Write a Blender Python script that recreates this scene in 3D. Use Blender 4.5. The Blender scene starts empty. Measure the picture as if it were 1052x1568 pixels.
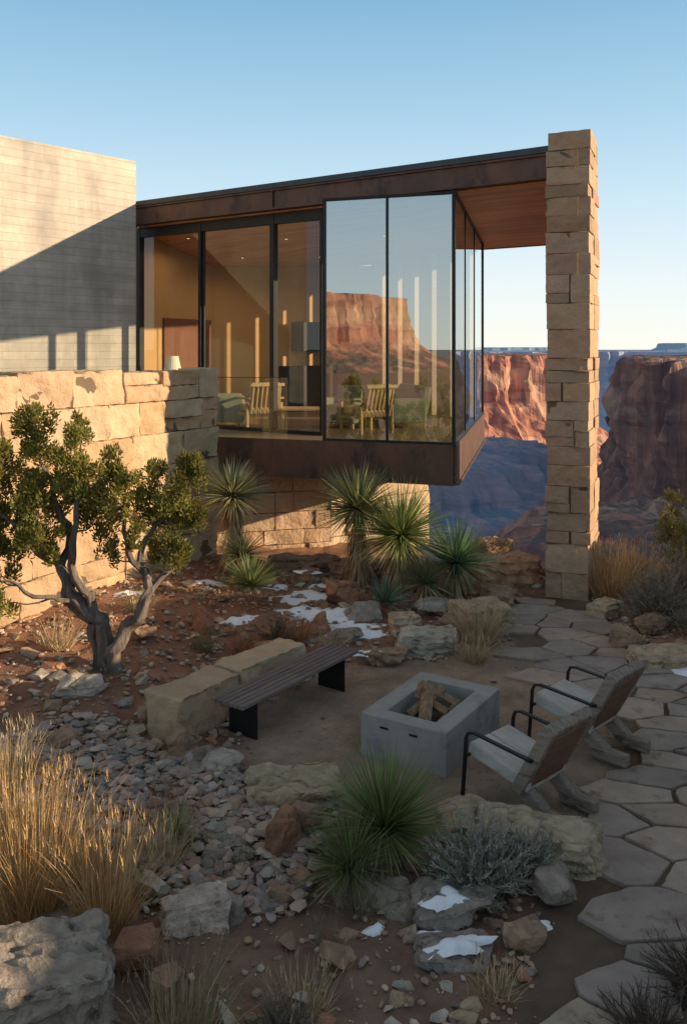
import bpy, bmesh, math, random
from mathutils import Vector, noise, Matrix
from mathutils.bvhtree import BVHTree
R=random.Random(11)
sc=bpy.context.scene
V=Vector
# ------------------------------------------------------------------ helpers
class Geo:
    def __init__(s): s.v=[];s.f=[];s.c=[];s.m=[]
    def add(s,vs,fs,col=(1,1,1),mi=0):
        o=len(s.v); s.v.extend([tuple(p) for p in vs])
        s.f.extend([tuple(i+o for i in f) for f in fs])
        s.c.extend([col]*len(vs)); s.m.extend([mi]*len(fs))
def mk(name,g,mats,smooth=False,parent=None,bevel=0):
    me=bpy.data.meshes.new(name); me.from_pydata(g.v,[],g.f)
    a=me.color_attributes.new('Col','FLOAT_COLOR','POINT')
    flat=[]
    for c in g.c: flat.extend((c[0],c[1],c[2],1.0))
    a.data.foreach_set('color',flat)
    if not isinstance(mats,(list,tuple)): mats=[mats]
    for m in mats: me.materials.append(m)
    me.polygons.foreach_set('material_index',g.m)
    me.polygons.foreach_set('use_smooth',[smooth]*len(g.f))
    me.update()
    ob=bpy.data.objects.new(name,me); sc.collection.objects.link(ob)
    if parent: ob.parent=parent
    if bevel:
        b=ob.modifiers.new('b','BEVEL'); b.width=bevel; b.segments=2; b.limit_method='ANGLE'
    return ob
def empty(name,loc=(0,0,0)):
    e=bpy.data.objects.new(name,None); e.location=loc; e.empty_display_size=.1
    sc.collection.objects.link(e); return e
BOXF=[(0,3,2,1),(4,5,6,7),(0,1,5,4),(1,2,6,5),(2,3,7,6),(3,0,4,7)]
def obox(g,c,u,v,w,col=(1,1,1),mi=0):
    c=V(c);u=V(u);v=V(v);w=V(w)
    p=[c+a*u+b*v+d*w for d in(-1,1) for a,b in((-1,-1),(1,-1),(1,1),(-1,1))]
    g.add(p,BOXF,col,mi)
def prism(g,poly,z0,z1,col=(1,1,1),mi=0):
    ar=sum(poly[i][0]*poly[(i+1)%len(poly)][1]-poly[(i+1)%len(poly)][0]*poly[i][1] for i in range(len(poly)))
    if ar<0: poly=poly[::-1]
    n=len(poly)
    vs=[(p[0],p[1],z0) for p in poly]+[(p[0],p[1],z1) for p in poly]
    fs=[tuple(range(n-1,-1,-1)),tuple(range(n,2*n))]+[(i,(i+1)%n,n+(i+1)%n,n+i) for i in range(n)]
    g.add(vs,fs,col,mi)
def seg(g,p,q,z0,z1,t,col=(1,1,1),mi=0,off=0.0):
    p=V((p[0],p[1]));q=V((q[0],q[1]));d=(q-p).normalized();n=V((d.y,-d.x))
    a=p+n*(off+t/2);b=q+n*(off+t/2);c=q+n*(off-t/2);e=p+n*(off-t/2)
    prism(g,[tuple(a),tuple(b),tuple(c),tuple(e)],z0,z1,col,mi)
def sheet(g,p,q,z0,z1):
    g.add([(p[0],p[1],z0),(q[0],q[1],z0),(q[0],q[1],z1),(p[0],p[1],z1)],[(0,1,2,3)])
def tube(g,pts,rads,n=8,col=(1,1,1),mi=0,ridge=0.0,cap=True):
    pts=[V(p) for p in pts]; vs=[];fs=[]
    up=V((0,0,1)); prev=None
    for i,p in enumerate(pts):
        d=(pts[min(i+1,len(pts)-1)]-pts[max(i-1,0)]).normalized()
        if prev is None:
            a=d.cross(up)
            if a.length<.1: a=d.cross(V((1,0,0)))
        else: a=prev-d*prev.dot(d)
        a.normalize(); prev=a; b=d.cross(a)
        for k in range(n):
            t=2*math.pi*k/n+ (i*.16 if ridge else 0)
            r=rads[i]*(1+(ridge*(.7*math.sin(k*2*math.pi*4/n)+1.3*noise.noise(V((k*.9,i*.12,rads[0]*50)))) if ridge else 0))
            vs.append(p+a*math.cos(t)*r+b*math.sin(t)*r)
    for i in range(len(pts)-1):
        for k in range(n):
            fs.append((i*n+k,i*n+(k+1)%n,(i+1)*n+(k+1)%n,(i+1)*n+k))
    if cap:
        fs.append(tuple(range(n-1,-1,-1))); fs.append(tuple((len(pts)-1)*n+k for k in range(n)))
    g.add(vs,fs,col,mi)
def vary(c,a,r=R):
    k=1+r.uniform(-a,a); return tuple(max(0,x*k*(1+r.uniform(-a,a)*.3)) for x in c)
def sstep(a,b,x):
    t=min(1,max(0,(x-a)/(b-a))); return t*t*(3-2*t)
def inpoly(x,y,P):
    r=False;j=len(P)-1
    for i in range(len(P)):
        if (P[i][1]>y)!=(P[j][1]>y) and x<(P[j][0]-P[i][0])*(y-P[i][1])/(P[j][1]-P[i][1])+P[i][0]: r=not r
        j=i
    return r
# ------------------------------------------------------------------ materials
def nodes(name):
    m=bpy.data.materials.new(name); m.use_nodes=True
    nt=m.node_tree; return m,nt,nt.nodes['Principled BSDF']
def mat(name,c1=(1,1,1),c2=None,scale=4,detail=5,rough=.85,bump=.3,bscale=30,bdist=.02,col=False,metal=0,stretch=(1,1,1),spec=.3,haze=None,spots=None,transl=0):
    m,nt,b=nodes(name); N=nt.nodes;L=nt.links
    tc=N.new('ShaderNodeTexCoord'); mp=N.new('ShaderNodeMapping'); mp.inputs['Scale'].default_value=stretch
    L.new(tc.outputs['Object'],mp.inputs[0])
    nz=N.new('ShaderNodeTexNoise'); nz.inputs['Scale'].default_value=scale; nz.inputs['Detail'].default_value=detail; nz.inputs['Roughness'].default_value=.65
    L.new(mp.outputs[0],nz.inputs['Vector'])
    rp=N.new('ShaderNodeMapRange'); rp.inputs[1].default_value=.3; rp.inputs[2].default_value=.7
    L.new(nz.outputs['Fac'],rp.inputs[0])
    mx=N.new('ShaderNodeMix'); mx.data_type='RGBA'; mx.inputs[6].default_value=(*c1,1); mx.inputs[7].default_value=(*(c2 or c1),1)
    L.new(rp.outputs[0],mx.inputs[0]); out=mx.outputs[2]
    if spots:
        n2=N.new('ShaderNodeTexNoise'); n2.inputs['Scale'].default_value=spots[1]; n2.inputs['Detail'].default_value=5; n2.inputs['Roughness'].default_value=.7
        L.new(mp.outputs[0],n2.inputs['Vector'])
        r2=N.new('ShaderNodeMapRange'); r2.inputs[1].default_value=spots[2]; r2.inputs[2].default_value=spots[2]+.12
        L.new(n2.outputs['Fac'],r2.inputs[0])
        m2=N.new('ShaderNodeMix'); m2.data_type='RGBA'; m2.inputs[7].default_value=(*spots[0],1)
        L.new(r2.outputs[0],m2.inputs[0]); L.new(out,m2.inputs[6]); out=m2.outputs[2]
    if col:
        at=N.new('ShaderNodeAttribute'); at.attribute_name='Col'
        mm=N.new('ShaderNodeMix'); mm.data_type='RGBA'; mm.blend_type='MULTIPLY'; mm.inputs[0].default_value=1
        L.new(out,mm.inputs[6]); L.new(at.outputs['Color'],mm.inputs[7]); out=mm.outputs[2]
    L.new(out,b.inputs['Base Color'])
    b.inputs['Roughness'].default_value=rough; b.inputs['Metallic'].default_value=metal; b.inputs['Specular IOR Level'].default_value=spec
    if bump:
        n3=N.new('ShaderNodeTexNoise'); n3.inputs['Scale'].default_value=bscale; n3.inputs['Detail'].default_value=6; n3.inputs['Roughness'].default_value=.65
        L.new(mp.outputs[0],n3.inputs['Vector'])
        bp=N.new('ShaderNodeBump'); bp.inputs['Strength'].default_value=bump; bp.inputs['Distance'].default_value=bdist
        L.new(n3.outputs['Fac'],bp.inputs['Height']); L.new(bp.outputs[0],b.inputs['Normal'])
    if transl:
        tr=N.new('ShaderNodeBsdfTranslucent'); L.new(out,tr.inputs[0]); ms=N.new('ShaderNodeMixShader'); ms.inputs[0].default_value=transl
        L.new(b.outputs[0],ms.inputs[1]); L.new(tr.outputs[0],ms.inputs[2]); L.new(ms.outputs[0],N['Material Output'].inputs[0])
    return m
def boardmat(name,c1,c2,w,h,rot=(0,0,0),swap=None,mort=.004,rough=.6,bump=.4,stain=None,grain=1,joint=.35,gs=(1.2,18,6),gr=(.65,1.25),stain2=None):
    m,nt,b=nodes(name); N=nt.nodes;L=nt.links
    tc=N.new('ShaderNodeTexCoord'); mp=N.new('ShaderNodeMapping'); mp.inputs['Rotation'].default_value=rot
    L.new(tc.outputs['Object'],mp.inputs[0]); vec=mp.outputs[0]
    if swap=='xz':
        sp=N.new('ShaderNodeSeparateXYZ'); cb=N.new('ShaderNodeCombineXYZ'); L.new(vec,sp.inputs[0])
        L.new(sp.outputs[0],cb.inputs[0]); L.new(sp.outputs[2],cb.inputs[1]); L.new(sp.outputs[1],cb.inputs[2]); vec=cb.outputs[0]
    br=N.new('ShaderNodeTexBrick'); br.inputs['Scale'].default_value=1; br.inputs['Brick Width'].default_value=w; br.inputs['Row Height'].default_value=h
    br.inputs['Mortar Size'].default_value=mort; br.inputs['Mortar Smooth'].default_value=.3
    br.inputs['Color1'].default_value=(*c1,1); br.inputs['Color2'].default_value=(*c2,1); br.inputs['Mortar'].default_value=(*[x*joint for x in c1],1)
    L.new(vec,br.inputs['Vector'])
    m2=N.new('ShaderNodeMapping'); m2.inputs['Scale'].default_value=gs; L.new(vec,m2.inputs[0])
    nz=N.new('ShaderNodeTexNoise'); nz.inputs['Scale'].default_value=grain; nz.inputs['Detail'].default_value=7; nz.inputs['Roughness'].default_value=.6; L.new(m2.outputs[0],nz.inputs['Vector'])
    rp=N.new('ShaderNodeMapRange'); rp.inputs[1].default_value=.3; rp.inputs[2].default_value=.7; rp.inputs[3].default_value=gr[0]; rp.inputs[4].default_value=gr[1]; L.new(nz.outputs['Fac'],rp.inputs[0])
    mm=N.new('ShaderNodeMix'); mm.data_type='RGBA'; mm.blend_type='MULTIPLY'; mm.inputs[0].default_value=1
    L.new(br.outputs['Color'],mm.inputs[6]); L.new(rp.outputs[0],mm.inputs[7]); out=mm.outputs[2]
    for st in (stain,stain2):
        if not st: continue
        n2=N.new('ShaderNodeTexNoise'); n2.inputs['Scale'].default_value=st[1]; n2.inputs['Detail'].default_value=7; n2.inputs['Roughness'].default_value=.65
        m3=N.new('ShaderNodeMapping'); m3.inputs['Scale'].default_value=st[2]; L.new(vec,m3.inputs[0]); L.new(m3.outputs[0],n2.inputs['Vector'])
        r2=N.new('ShaderNodeMapRange'); r2.inputs[1].default_value=.46; r2.inputs[2].default_value=.72; r2.inputs[4].default_value=st[3] if len(st)>3 else 1.0; L.new(n2.outputs['Fac'],r2.inputs[0])
        m4=N.new('ShaderNodeMix'); m4.data_type='RGBA'; m4.inputs[7].default_value=(*st[0],1); L.new(r2.outputs[0],m4.inputs[0]); L.new(out,m4.inputs[6]); out=m4.outputs[2]
    L.new(out,b.inputs['Base Color']); b.inputs['Roughness'].default_value=rough
    ad=N.new('ShaderNodeMath'); ad.operation='MULTIPLY_ADD'; ad.inputs[1].default_value=-1.0
    L.new(br.outputs['Fac'],ad.inputs[0]); L.new(nz.outputs['Fac'],ad.inputs[2])
    bp=N.new('ShaderNodeBump'); bp.inputs['Strength'].default_value=bump; bp.inputs['Distance'].default_value=.01
    L.new(ad.outputs[0],bp.inputs['Height']); L.new(bp.outputs[0],b.inputs['Normal'])
    return m
def glassmat(name,tint,refl,ior=1.5,rough=0.0):
    m=bpy.data.materials.new(name); m.use_nodes=True; nt=m.node_tree; N=nt.nodes;L=nt.links; N.remove(N['Principled BSDF'])
    t=N.new('ShaderNodeBsdfTransparent'); t.inputs[0].default_value=(*tint,1)
    gl=N.new('ShaderNodeBsdfGlossy'); gl.inputs['Roughness'].default_value=rough; gl.inputs[0].default_value=(.88,.98,1,1)
    ge=N.new('ShaderNodeNewGeometry'); io=N.new('ShaderNodeMapRange'); io.inputs[3].default_value=ior; io.inputs[4].default_value=1/ior; L.new(ge.outputs['Backfacing'],io.inputs[0])
    fr=N.new('ShaderNodeFresnel'); L.new(io.outputs[0],fr.inputs[0])
    ad=N.new('ShaderNodeMath'); ad.operation='ADD'; ad.use_clamp=True; ad.inputs[1].default_value=refl; L.new(fr.outputs[0],ad.inputs[0])
    mx=N.new('ShaderNodeMixShader'); L.new(ad.outputs[0],mx.inputs[0]); L.new(t.outputs[0],mx.inputs[1]); L.new(gl.outputs[0],mx.inputs[2])
    L.new(mx.outputs[0],N['Material Output'].inputs[0]); return m
def canyonmat(name,haze,hcol=(.16,.26,.42),emit=0.0,zs=.12,fine=.25,bd=2.0,dark=1.0):
    m,nt,b=nodes(name); N=nt.nodes;L=nt.links
    ge=N.new('ShaderNodeNewGeometry'); mp=N.new('ShaderNodeMapping'); mp.inputs['Scale'].default_value=(.012,.012,zs); L.new(ge.outputs['Position'],mp.inputs[0])
    nz=N.new('ShaderNodeTexNoise'); nz.inputs['Scale'].default_value=1; nz.inputs['Detail'].default_value=6; nz.inputs['Roughness'].default_value=.6; L.new(mp.outputs[0],nz.inputs['Vector'])
    cr=N.new('ShaderNodeValToRGB'); e=cr.color_ramp.elements
    e[0].position=.3; e[0].color=(.30*dark,.11*dark,.06*dark,1); e[1].position=.7; e[1].color=(.54*dark,.32*dark,.19*dark,1)
    for p,c in((.42,(.48,.21,.11)),(.5,(.40,.155,.085)),(.56,(.56,.30,.175))):
        x=e.new(p); x.color=(c[0]*dark,c[1]*dark,c[2]*dark,1)
    L.new(nz.outputs['Fac'],cr.inputs[0])
    m2=N.new('ShaderNodeMapping'); m2.inputs['Scale'].default_value=(fine,fine,fine*.10); L.new(ge.outputs['Position'],m2.inputs[0])
    n2=N.new('ShaderNodeTexNoise'); n2.inputs['Scale'].default_value=1; n2.inputs['Detail'].default_value=7; L.new(m2.outputs[0],n2.inputs['Vector'])
    rp=N.new('ShaderNodeMapRange'); rp.inputs[1].default_value=.3; rp.inputs[2].default_value=.7; rp.inputs[3].default_value=.35; rp.inputs[4].default_value=1.3; L.new(n2.outputs['Fac'],rp.inputs[0])
    mm=N.new('ShaderNodeMix'); mm.data_type='RGBA'; mm.blend_type='MULTIPLY'; mm.inputs[0].default_value=1; L.new(cr.outputs[0],mm.inputs[6]); L.new(rp.outputs[0],mm.inputs[7])
    sp=N.new('ShaderNodeSeparateXYZ'); L.new(ge.outputs['Normal'],sp.inputs[0])
    r3=N.new('ShaderNodeMapRange'); r3.inputs[1].default_value=.8; r3.inputs[2].default_value=.97; L.new(sp.outputs[2],r3.inputs[0])
    n4=N.new('ShaderNodeTexNoise'); n4.inputs['Scale'].default_value=.22; n4.inputs['Detail'].default_value=5; L.new(ge.outputs['Position'],n4.inputs['Vector'])
    r4=N.new('ShaderNodeMapRange'); r4.inputs[1].default_value=.46; r4.inputs[2].default_value=.54; L.new(n4.outputs['Fac'],r4.inputs[0])
    mu=N.new('ShaderNodeMath'); mu.operation='MULTIPLY'; L.new(r3.outputs[0],mu.inputs[0]); L.new(r4.outputs[0],mu.inputs[1])
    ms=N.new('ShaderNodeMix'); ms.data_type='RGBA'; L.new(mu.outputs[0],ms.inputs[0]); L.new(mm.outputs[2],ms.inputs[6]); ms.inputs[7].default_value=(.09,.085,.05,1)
    mh=N.new('ShaderNodeMix'); mh.data_type='RGBA'; mh.inputs[0].default_value=haze; L.new(ms.outputs[2],mh.inputs[6]); mh.inputs[7].default_value=(*hcol,1)  # aerial haze painted in: blue mixed into the rock colour
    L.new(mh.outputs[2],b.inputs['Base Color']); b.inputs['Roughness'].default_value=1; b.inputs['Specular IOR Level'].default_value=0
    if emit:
        b.inputs['Emission Color'].default_value=(*hcol,1); b.inputs['Emission Strength'].default_value=emit  # faint blue glow added to the rock to imitate haze
    bp=N.new('ShaderNodeBump'); bp.inputs['Strength'].default_value=1.0; bp.inputs['Distance'].default_value=bd; L.new(n2.outputs['Fac'],bp.inputs['Height']); L.new(bp.outputs[0],b.inputs['Normal'])
    return m

M_ground=mat('ground_soil',(.76,.74,.73),(1.18,1.13,1.08),scale=3,bump=1,bscale=45,bdist=.035,col=True,spots=((.95,.9,.85),28,.58))
M_stone=mat('sandstone',(.82,.78,.73),(1.12,1.08,1.04),scale=2.5,bump=1,bscale=9,bdist=.05,col=True)
M_mortar=mat('mortar',(.15,.11,.075),(.20,.15,.10),bump=.5)
M_rock=mat('rock',(.50,.48,.45),(1.12,1.07,1.0),scale=6,bump=1.0,bscale=15,bdist=.05,col=True,spots=((.36,.30,.25),7,.56))
M_gravel=mat('gravel',(.7,.7,.7),(1.05,1.02,1.0),scale=12,bump=.4,bscale=60,bdist=.006,col=True)
M_flag=mat('flagstone',(.62,.60,.58),(.96,.92,.88),scale=3,bump=.8,bscale=14,bdist=.016,col=True,spots=((.45,.37,.30),3.5,.56),rough=.7)
M_snow=mat('snow',(.78,.80,.82),(.88,.89,.9),scale=9,bump=.5,bscale=25,bdist=.01,rough=.6)
M_steel=mat('weathered_steel',(.095,.057,.042),(.17,.092,.06),scale=2.5,bump=.1,bscale=30,rough=.5,metal=.3,stretch=(1,1,.5),spots=((.065,.045,.038),2.0,.52))
M_dark=mat('dark_metal',(.018,.018,.019),(.03,.028,.026),bump=0,rough=.45,metal=.3)
M_cap=mat('roof_metal',(.05,.055,.06),(.07,.075,.08),bump=0,rough=.4,metal=.5)
M_conc=boardmat('board_formed_concrete',(.60,.525,.43),(.52,.455,.38),3.1,.165,swap='xz',mort=.005,rough=.85,bump=.6,stain=((.27,.25,.225),1.0,(.9,.5,1),.9),stain2=((.24,.225,.205),1.0,(2.0,.28,1),.55),grain=1.0,joint=.68,gs=(1.0,4,4),gr=(.80,1.10))
M_pit=mat('cast_concrete',(.27,.25,.225),(.35,.33,.30),scale=4,bump=.25,bscale=50,bdist=.004,spots=((.21,.195,.175),2.5,.55))
M_soff=boardmat('cedar_soffit',(.60,.27,.11),(.46,.195,.075),3.0,.14,rot=(0,0,math.radians(35)),rough=.45,bump=.3)
M_bench=boardmat('charred_timber',(.14,.105,.09),(.19,.15,.13),4,3,rough=.65,bump=.5,grain=3)
M_wood=mat('weathered_wood',(.19,.145,.11),(.34,.275,.22),scale=3,stretch=(9,1.5,9),bump=.6,bscale=10,rough=.8,spots=((.10,.068,.045),2.2,.54))
M_seat=mat('bleached_wood',(.40,.36,.31),(.56,.52,.46),scale=3,stretch=(9,1.5,9),bump=.5,bscale=10,rough=.8,spots=((.26,.21,.16),2.2,.6))
M_woodd=mat('brown_wood',(.13,.068,.038),(.23,.13,.078),scale=4,stretch=(1,8,4),bump=.3,bscale=14,rough=.6)
M_plaster=mat('warm_plaster',(.43,.255,.105),(.47,.29,.125),scale=2,bump=.1)
M_cream=mat('column_plaster',(.44,.35,.24),(.48,.39,.27),scale=2,bump=.05)
M_shade=mat('lamp_shade_linen',(.7,.62,.5),(.74,.66,.54),scale=2,bump=.05)
M_floor=mat('interior_floor',(.20,.14,.09),(.26,.19,.13),scale=2,bump=.02,rough=.35)
M_door=mat('interior_door',(.13,.045,.022),(.18,.065,.03),scale=3,stretch=(6,6,1),bump=.1,rough=.5)
M_oak=mat('oak',(.45,.30,.15),(.52,.36,.18),scale=6,bump=.1,rough=.5)
M_cush=mat('linen_cushion',(.20,.22,.15),(.26,.28,.20),scale=30,bump=.3,bscale=200,bdist=.003)
M_glassR=glassmat('coated_glass',(.70,.73,.69),.40)
M_glass=glassmat('clear_glass',(.88,.90,.87),.01)
M_bark=mat('juniper_bark',(.07,.052,.042),(.26,.21,.17),scale=9,stretch=(1,1,.22),bump=1,bscale=26,bdist=.03)
M_leaf=mat('juniper_leaf',(.8,.8,.8),(1.2,1.2,1.1),scale=3,bump=0,col=True,rough=.7,transl=.35)
M_blade=mat('plant_blades',(.85,.85,.85),(1.15,1.15,1.1),scale=6,bump=0,col=True,rough=.5,transl=.2,spec=.4)
M_char=mat('firewood',(.14,.09,.06),(.40,.25,.14),scale=6,stretch=(3,3,1),bump=.6,bscale=20)
M_ash=mat('ash',(.05,.045,.04),(.14,.13,.12),scale=12,bump=.8)
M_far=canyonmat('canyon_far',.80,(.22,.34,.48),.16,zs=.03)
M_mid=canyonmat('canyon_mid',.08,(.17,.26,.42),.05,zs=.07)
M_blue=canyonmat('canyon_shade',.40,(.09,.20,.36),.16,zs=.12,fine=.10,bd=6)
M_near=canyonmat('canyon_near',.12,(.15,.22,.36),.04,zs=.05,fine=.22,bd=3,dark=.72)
M_blocker=canyonmat('sun_blocker_rock',0,zs=1.2,fine=2.5,bd=.1)
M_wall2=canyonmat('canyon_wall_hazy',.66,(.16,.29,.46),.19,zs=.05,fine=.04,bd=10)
M_lamp=bpy.data.materials.new('downlight_lens'); M_lamp.use_nodes=True
_b=M_lamp.node_tree.nodes['Principled BSDF']; _b.inputs['Emission Color'].default_value=(1,.72,.42,1); _b.inputs['Emission Strength'].default_value=1.5

# ------------------------------------------------------------------ ground
SAND=[(-.9,8.4),(-.2,8.0),(.5,7.6),(1.2,7.3),(1.9,7.2),(2.7,8.4),(2.9,9.9),(2.6,11.2),(2.2,12.3),(1.2,11.4),(.3,11.5),(-.3,11.0),(-1.2,9.6)]
PATH=[(2.55,14.4),(2.35,12.6),(2.2,11.6),(2.25,10.8),(2.75,9.9),(2.78,8.9),(1.95,7.7),(1.86,6.75),(1.5,6.14),(1.2,5.63),(1.15,5.2),(1.25,3.0),(4.5,3.0),(5.2,7.0),(5.0,10.2),(4.2,10.9),(3.75,11.8),(3.8,13.2),(4.0,14.0),(3.4,14.3)]
def pdist(x,y,P):
    best=1e9
    for i in range(len(P)):
        ax,ay=P[i];bx,by=P[(i+1)%len(P)]
        dx,dy=bx-ax,by-ay;t=max(0,min(1,((x-ax)*dx+(y-ay)*dy)/(dx*dx+dy*dy)))
        best=min(best,math.hypot(x-ax-t*dx,y-ay-t*dy))
    return -best if inpoly(x,y,P) else best
def gz(x,y):
    if abs(x)>9 or y>20 or y<-2: return 0.03*noise.noise(V((x*.4,y*.4,0)))
    s=min(pdist(x,y,SAND),pdist(x,y,PATH))
    k=sstep(0.0,.6,s)
    h=k*(.07*noise.noise(V((x*.9,y*.9,3)))+.045*noise.noise(V((x*3,y*3,7)))+.03*noise.noise(V((x*9,y*9,1))))
    h+=k*.22*sstep(-1.2,-3.2,x)*sstep(8.5,11,y)
    h+=k*.12*sstep(11.5,13.5,y)*sstep(2.6,1.5,x)
    return h+ .008*noise.noise(V((x*7,y*7,2)))
def rim(x):
    if x<.6: r=24
    else: r=24+(16.3-24)*sstep(.6,1.7,x)
    if x>9: r+= (x-9)*.25
    r+= .5*noise.noise(V((x*.6,5,5)))+.15*noise.noise(V((x*3,5,5)))
    if x<-8: r+=(-8-x)*.5
    return r
FL=-110.
def H(x,y):
    d=y-rim(x)
    if d<=0: return gz(x,y)
    h=-d*1.6-1.2*sstep(0,.5,d)
    if d>3: h=-6-(d-3)*.95+1.5*noise.noise(V((x*.1,y*.1,0)))
    fl=FL+9*noise.fractal(V((x*.008,y*.008,1)),1,2,4)
    h=max(h,fl)
    if y>2300: h=fl+( -2-fl)*sstep(2300,2700,y)
    return h
def axis(lo,hi,st,far_lo,far_hi,g=1.11):
    a=[];x=lo
    while x<hi: a.append(x); x+=st
    s=st;
    while x<far_hi: a.append(x); s*=g; x+=s
    a.append(far_hi)
    b=[];s=st;x=lo-st
    while x>far_lo: b.append(x); s*=g; x-=s
    b.append(far_lo)
    return b[::-1]+a
xs=axis(-5,5.6,.08,-9000,9000); ys=axis(5,17.5,.08,-6000,16000)
g=Geo(); nx=len(xs)
C_sand=(.43,.315,.22);C_red=(.37,.20,.125);C_brn=(.32,.205,.14);C_far=(.30,.15,.09)
for y in ys:
    for x in xs:
        z=H(x,y); g.v.append((x,y,z))
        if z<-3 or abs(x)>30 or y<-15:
            t=sstep(60,900,math.hypot(x,y)); c=tuple(C_far[i]*(1-t)+(.14,.17,.22)[i]*t for i in range(3))  # distance haze painted in: far ground colour fades to blue grey
        else:
            s=sstep(.12,-.12,pdist(x,y,SAND)+.15*noise.noise(V((x*3,y*3,0))))
            p=sstep(.3,0,pdist(x,y,PATH))
            r=sstep(8.2,9.6,y+.6*noise.noise(V((x,y,4))))
            r=max(r,.7*sstep(.05,.3,noise.noise(V((x*1.3,y*1.3,14)))))
            c=tuple(C_brn[i]*(1-r)+C_red[i]*r for i in range(3))
            c=tuple(c[i]*(1-p)+(.20,.14,.095)[i]*p for i in range(3))
            c=tuple(c[i]*(1-s)+C_sand[i]*s for i in range(3))
            k=.85+.3*noise.noise(V((x*2,y*2,9)))+.18*noise.noise(V((x*11,y*11,9))); c=tuple(q*k for q in c)
        g.c.append(c)
for j in range(len(ys)-1):
    for i in range(nx-1):
        a=j*nx+i; g.f.append((a,a+1,a+nx+1,a+nx)); g.m.append(0)
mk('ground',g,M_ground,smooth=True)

# ------------------------------------------------------------------ canyon
def mesa(name,outline,ztop,prof,m,step=2.,flute=3.,fs=12.,wob=6.,ws=50.,seed=0,K=30,capnoise=1.5,smooth=False):
    P=[V((p[0],p[1])) for p in outline]
    ar=sum(P[i].x*P[(i+1)%len(P)].y-P[(i+1)%len(P)].x*P[i].y for i in range(len(P)))
    if ar<0: P=P[::-1]
    for _ in range(2):
        Q=[]
        for i in range(len(P)):
            a,b=P[i],P[(i+1)%len(P)]; Q+= [a*.8+b*.2,a*.2+b*.8]
        P=Q
    S=[]
    for i in range(len(P)):
        a,b=P[i],P[(i+1)%len(P)]; n=max(1,int((b-a).length/step))
        S+=[a+(b-a)*k/n for k in range(n)]
    n=len(S)
    Nn=[]
    w=max(2,int(8/step)) if step>=1 else 4
    for i in range(n):
        d=(S[(i+w)%n]-S[(i-w)%n]); d.normalize(); Nn.append(V((d.y,-d.x)))
    S=[S[i]+Nn[i]*(wob*noise.fractal(V((S[i].x/ws,S[i].y/ws,seed)),1,2,3)) for i in range(n)]
    tot=-prof[-1][0]
    rows=[]
    for k in range(K+1):
        dz=-tot*k/K
        for a,b in zip(prof[:-1],prof[1:]):
            if b[0]<=dz+1e-6<=a[0]+1e-5:
                t=(a[0]-dz)/(a[0]-b[0]+1e-9); rows.append((dz,a[1]+(b[1]-a[1])*t,a[2]+(b[2]-a[2])*t)); break
    g=Geo()
    cen=sum(S,V((0,0)))/n
    for r,(dz,out,fa) in enumerate(rows):
        led=flute*.25*noise.noise(V((dz/(tot)*14,seed,2)))*fa
        for i in range(n):
            p=S[i]
            a=1-abs(noise.noise(V((p.x/fs,p.y/fs,dz/(fs*7)+seed))))*2
            a2=1-abs(noise.noise(V((p.x/fs*2.7,p.y/fs*2.7,dz/(fs*5)+seed+3))))*2
            b=noise.fractal(V((p.x/fs*2.6,p.y/fs*2.6,dz/fs*1.2+seed)),1,2,4)
            o=out+fa*flute*(a*1.1+a2*.5+b*.55)+led+ (1-fa)*flute*(.5*b+.5*a)
            zz=ztop+dz+(capnoise*(noise.noise(V((p.x/ws*3,p.y/ws*3,seed)))+.6*noise.noise(V((p.x/ws*9,p.y/ws*9,seed)))) if r<3 else 0)
            q=p+Nn[i]*o; g.v.append((q.x,q.y,zz))
    R_=len(rows)
    for r in range(R_-1):
        for i in range(n):
            j=(i+1)%n; g.f.append((r*n+i,(r+1)*n+i,(r+1)*n+j,r*n+j))
    base=len(g.v)
    for q,ins in enumerate((.96,.85,.6,.3)):
        for i in range(n):
            p=cen+(V(g.v[i][:2])-cen)*ins; g.v.append((p.x,p.y,ztop+capnoise*(1-ins*.4)*(1+noise.noise(V((p.x/ws*4,p.y/ws*4,seed))))))
    prev=0
    for q in range(4):
        b=base+q*n
        for i in range(n):
            j=(i+1)%n; g.f.append((prev+i,prev+j,b+j,b+i))
        prev=b
    g.v.append((cen.x,cen.y,ztop+capnoise)); ci=len(g.v)-1
    for i in range(n): g.f.append((prev+i,prev+(i+1)%n,ci))
    g.c=[(1,1,1)]*len(g.v); g.m=[0]*len(g.f)
    return mk(name,g,m,smooth)
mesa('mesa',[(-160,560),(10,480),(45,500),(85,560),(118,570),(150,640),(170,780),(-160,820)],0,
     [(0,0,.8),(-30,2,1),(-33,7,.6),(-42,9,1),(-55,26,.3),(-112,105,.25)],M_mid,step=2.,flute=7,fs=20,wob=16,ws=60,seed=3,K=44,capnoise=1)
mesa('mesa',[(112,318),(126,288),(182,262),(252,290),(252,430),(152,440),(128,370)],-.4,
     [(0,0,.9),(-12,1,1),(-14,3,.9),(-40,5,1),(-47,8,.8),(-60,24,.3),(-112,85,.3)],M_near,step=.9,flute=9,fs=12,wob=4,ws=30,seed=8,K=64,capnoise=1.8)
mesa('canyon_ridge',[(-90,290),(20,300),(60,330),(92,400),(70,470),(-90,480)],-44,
     [(0,0,.7),(-8,3,1),(-11,18,.4),(-22,20,1),(-26,36,.4),(-36,38,1),(-68,84,.3)],M_blue,step=1.5,flute=8,fs=17,wob=16,ws=34,seed=5,K=52,capnoise=6)
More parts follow.
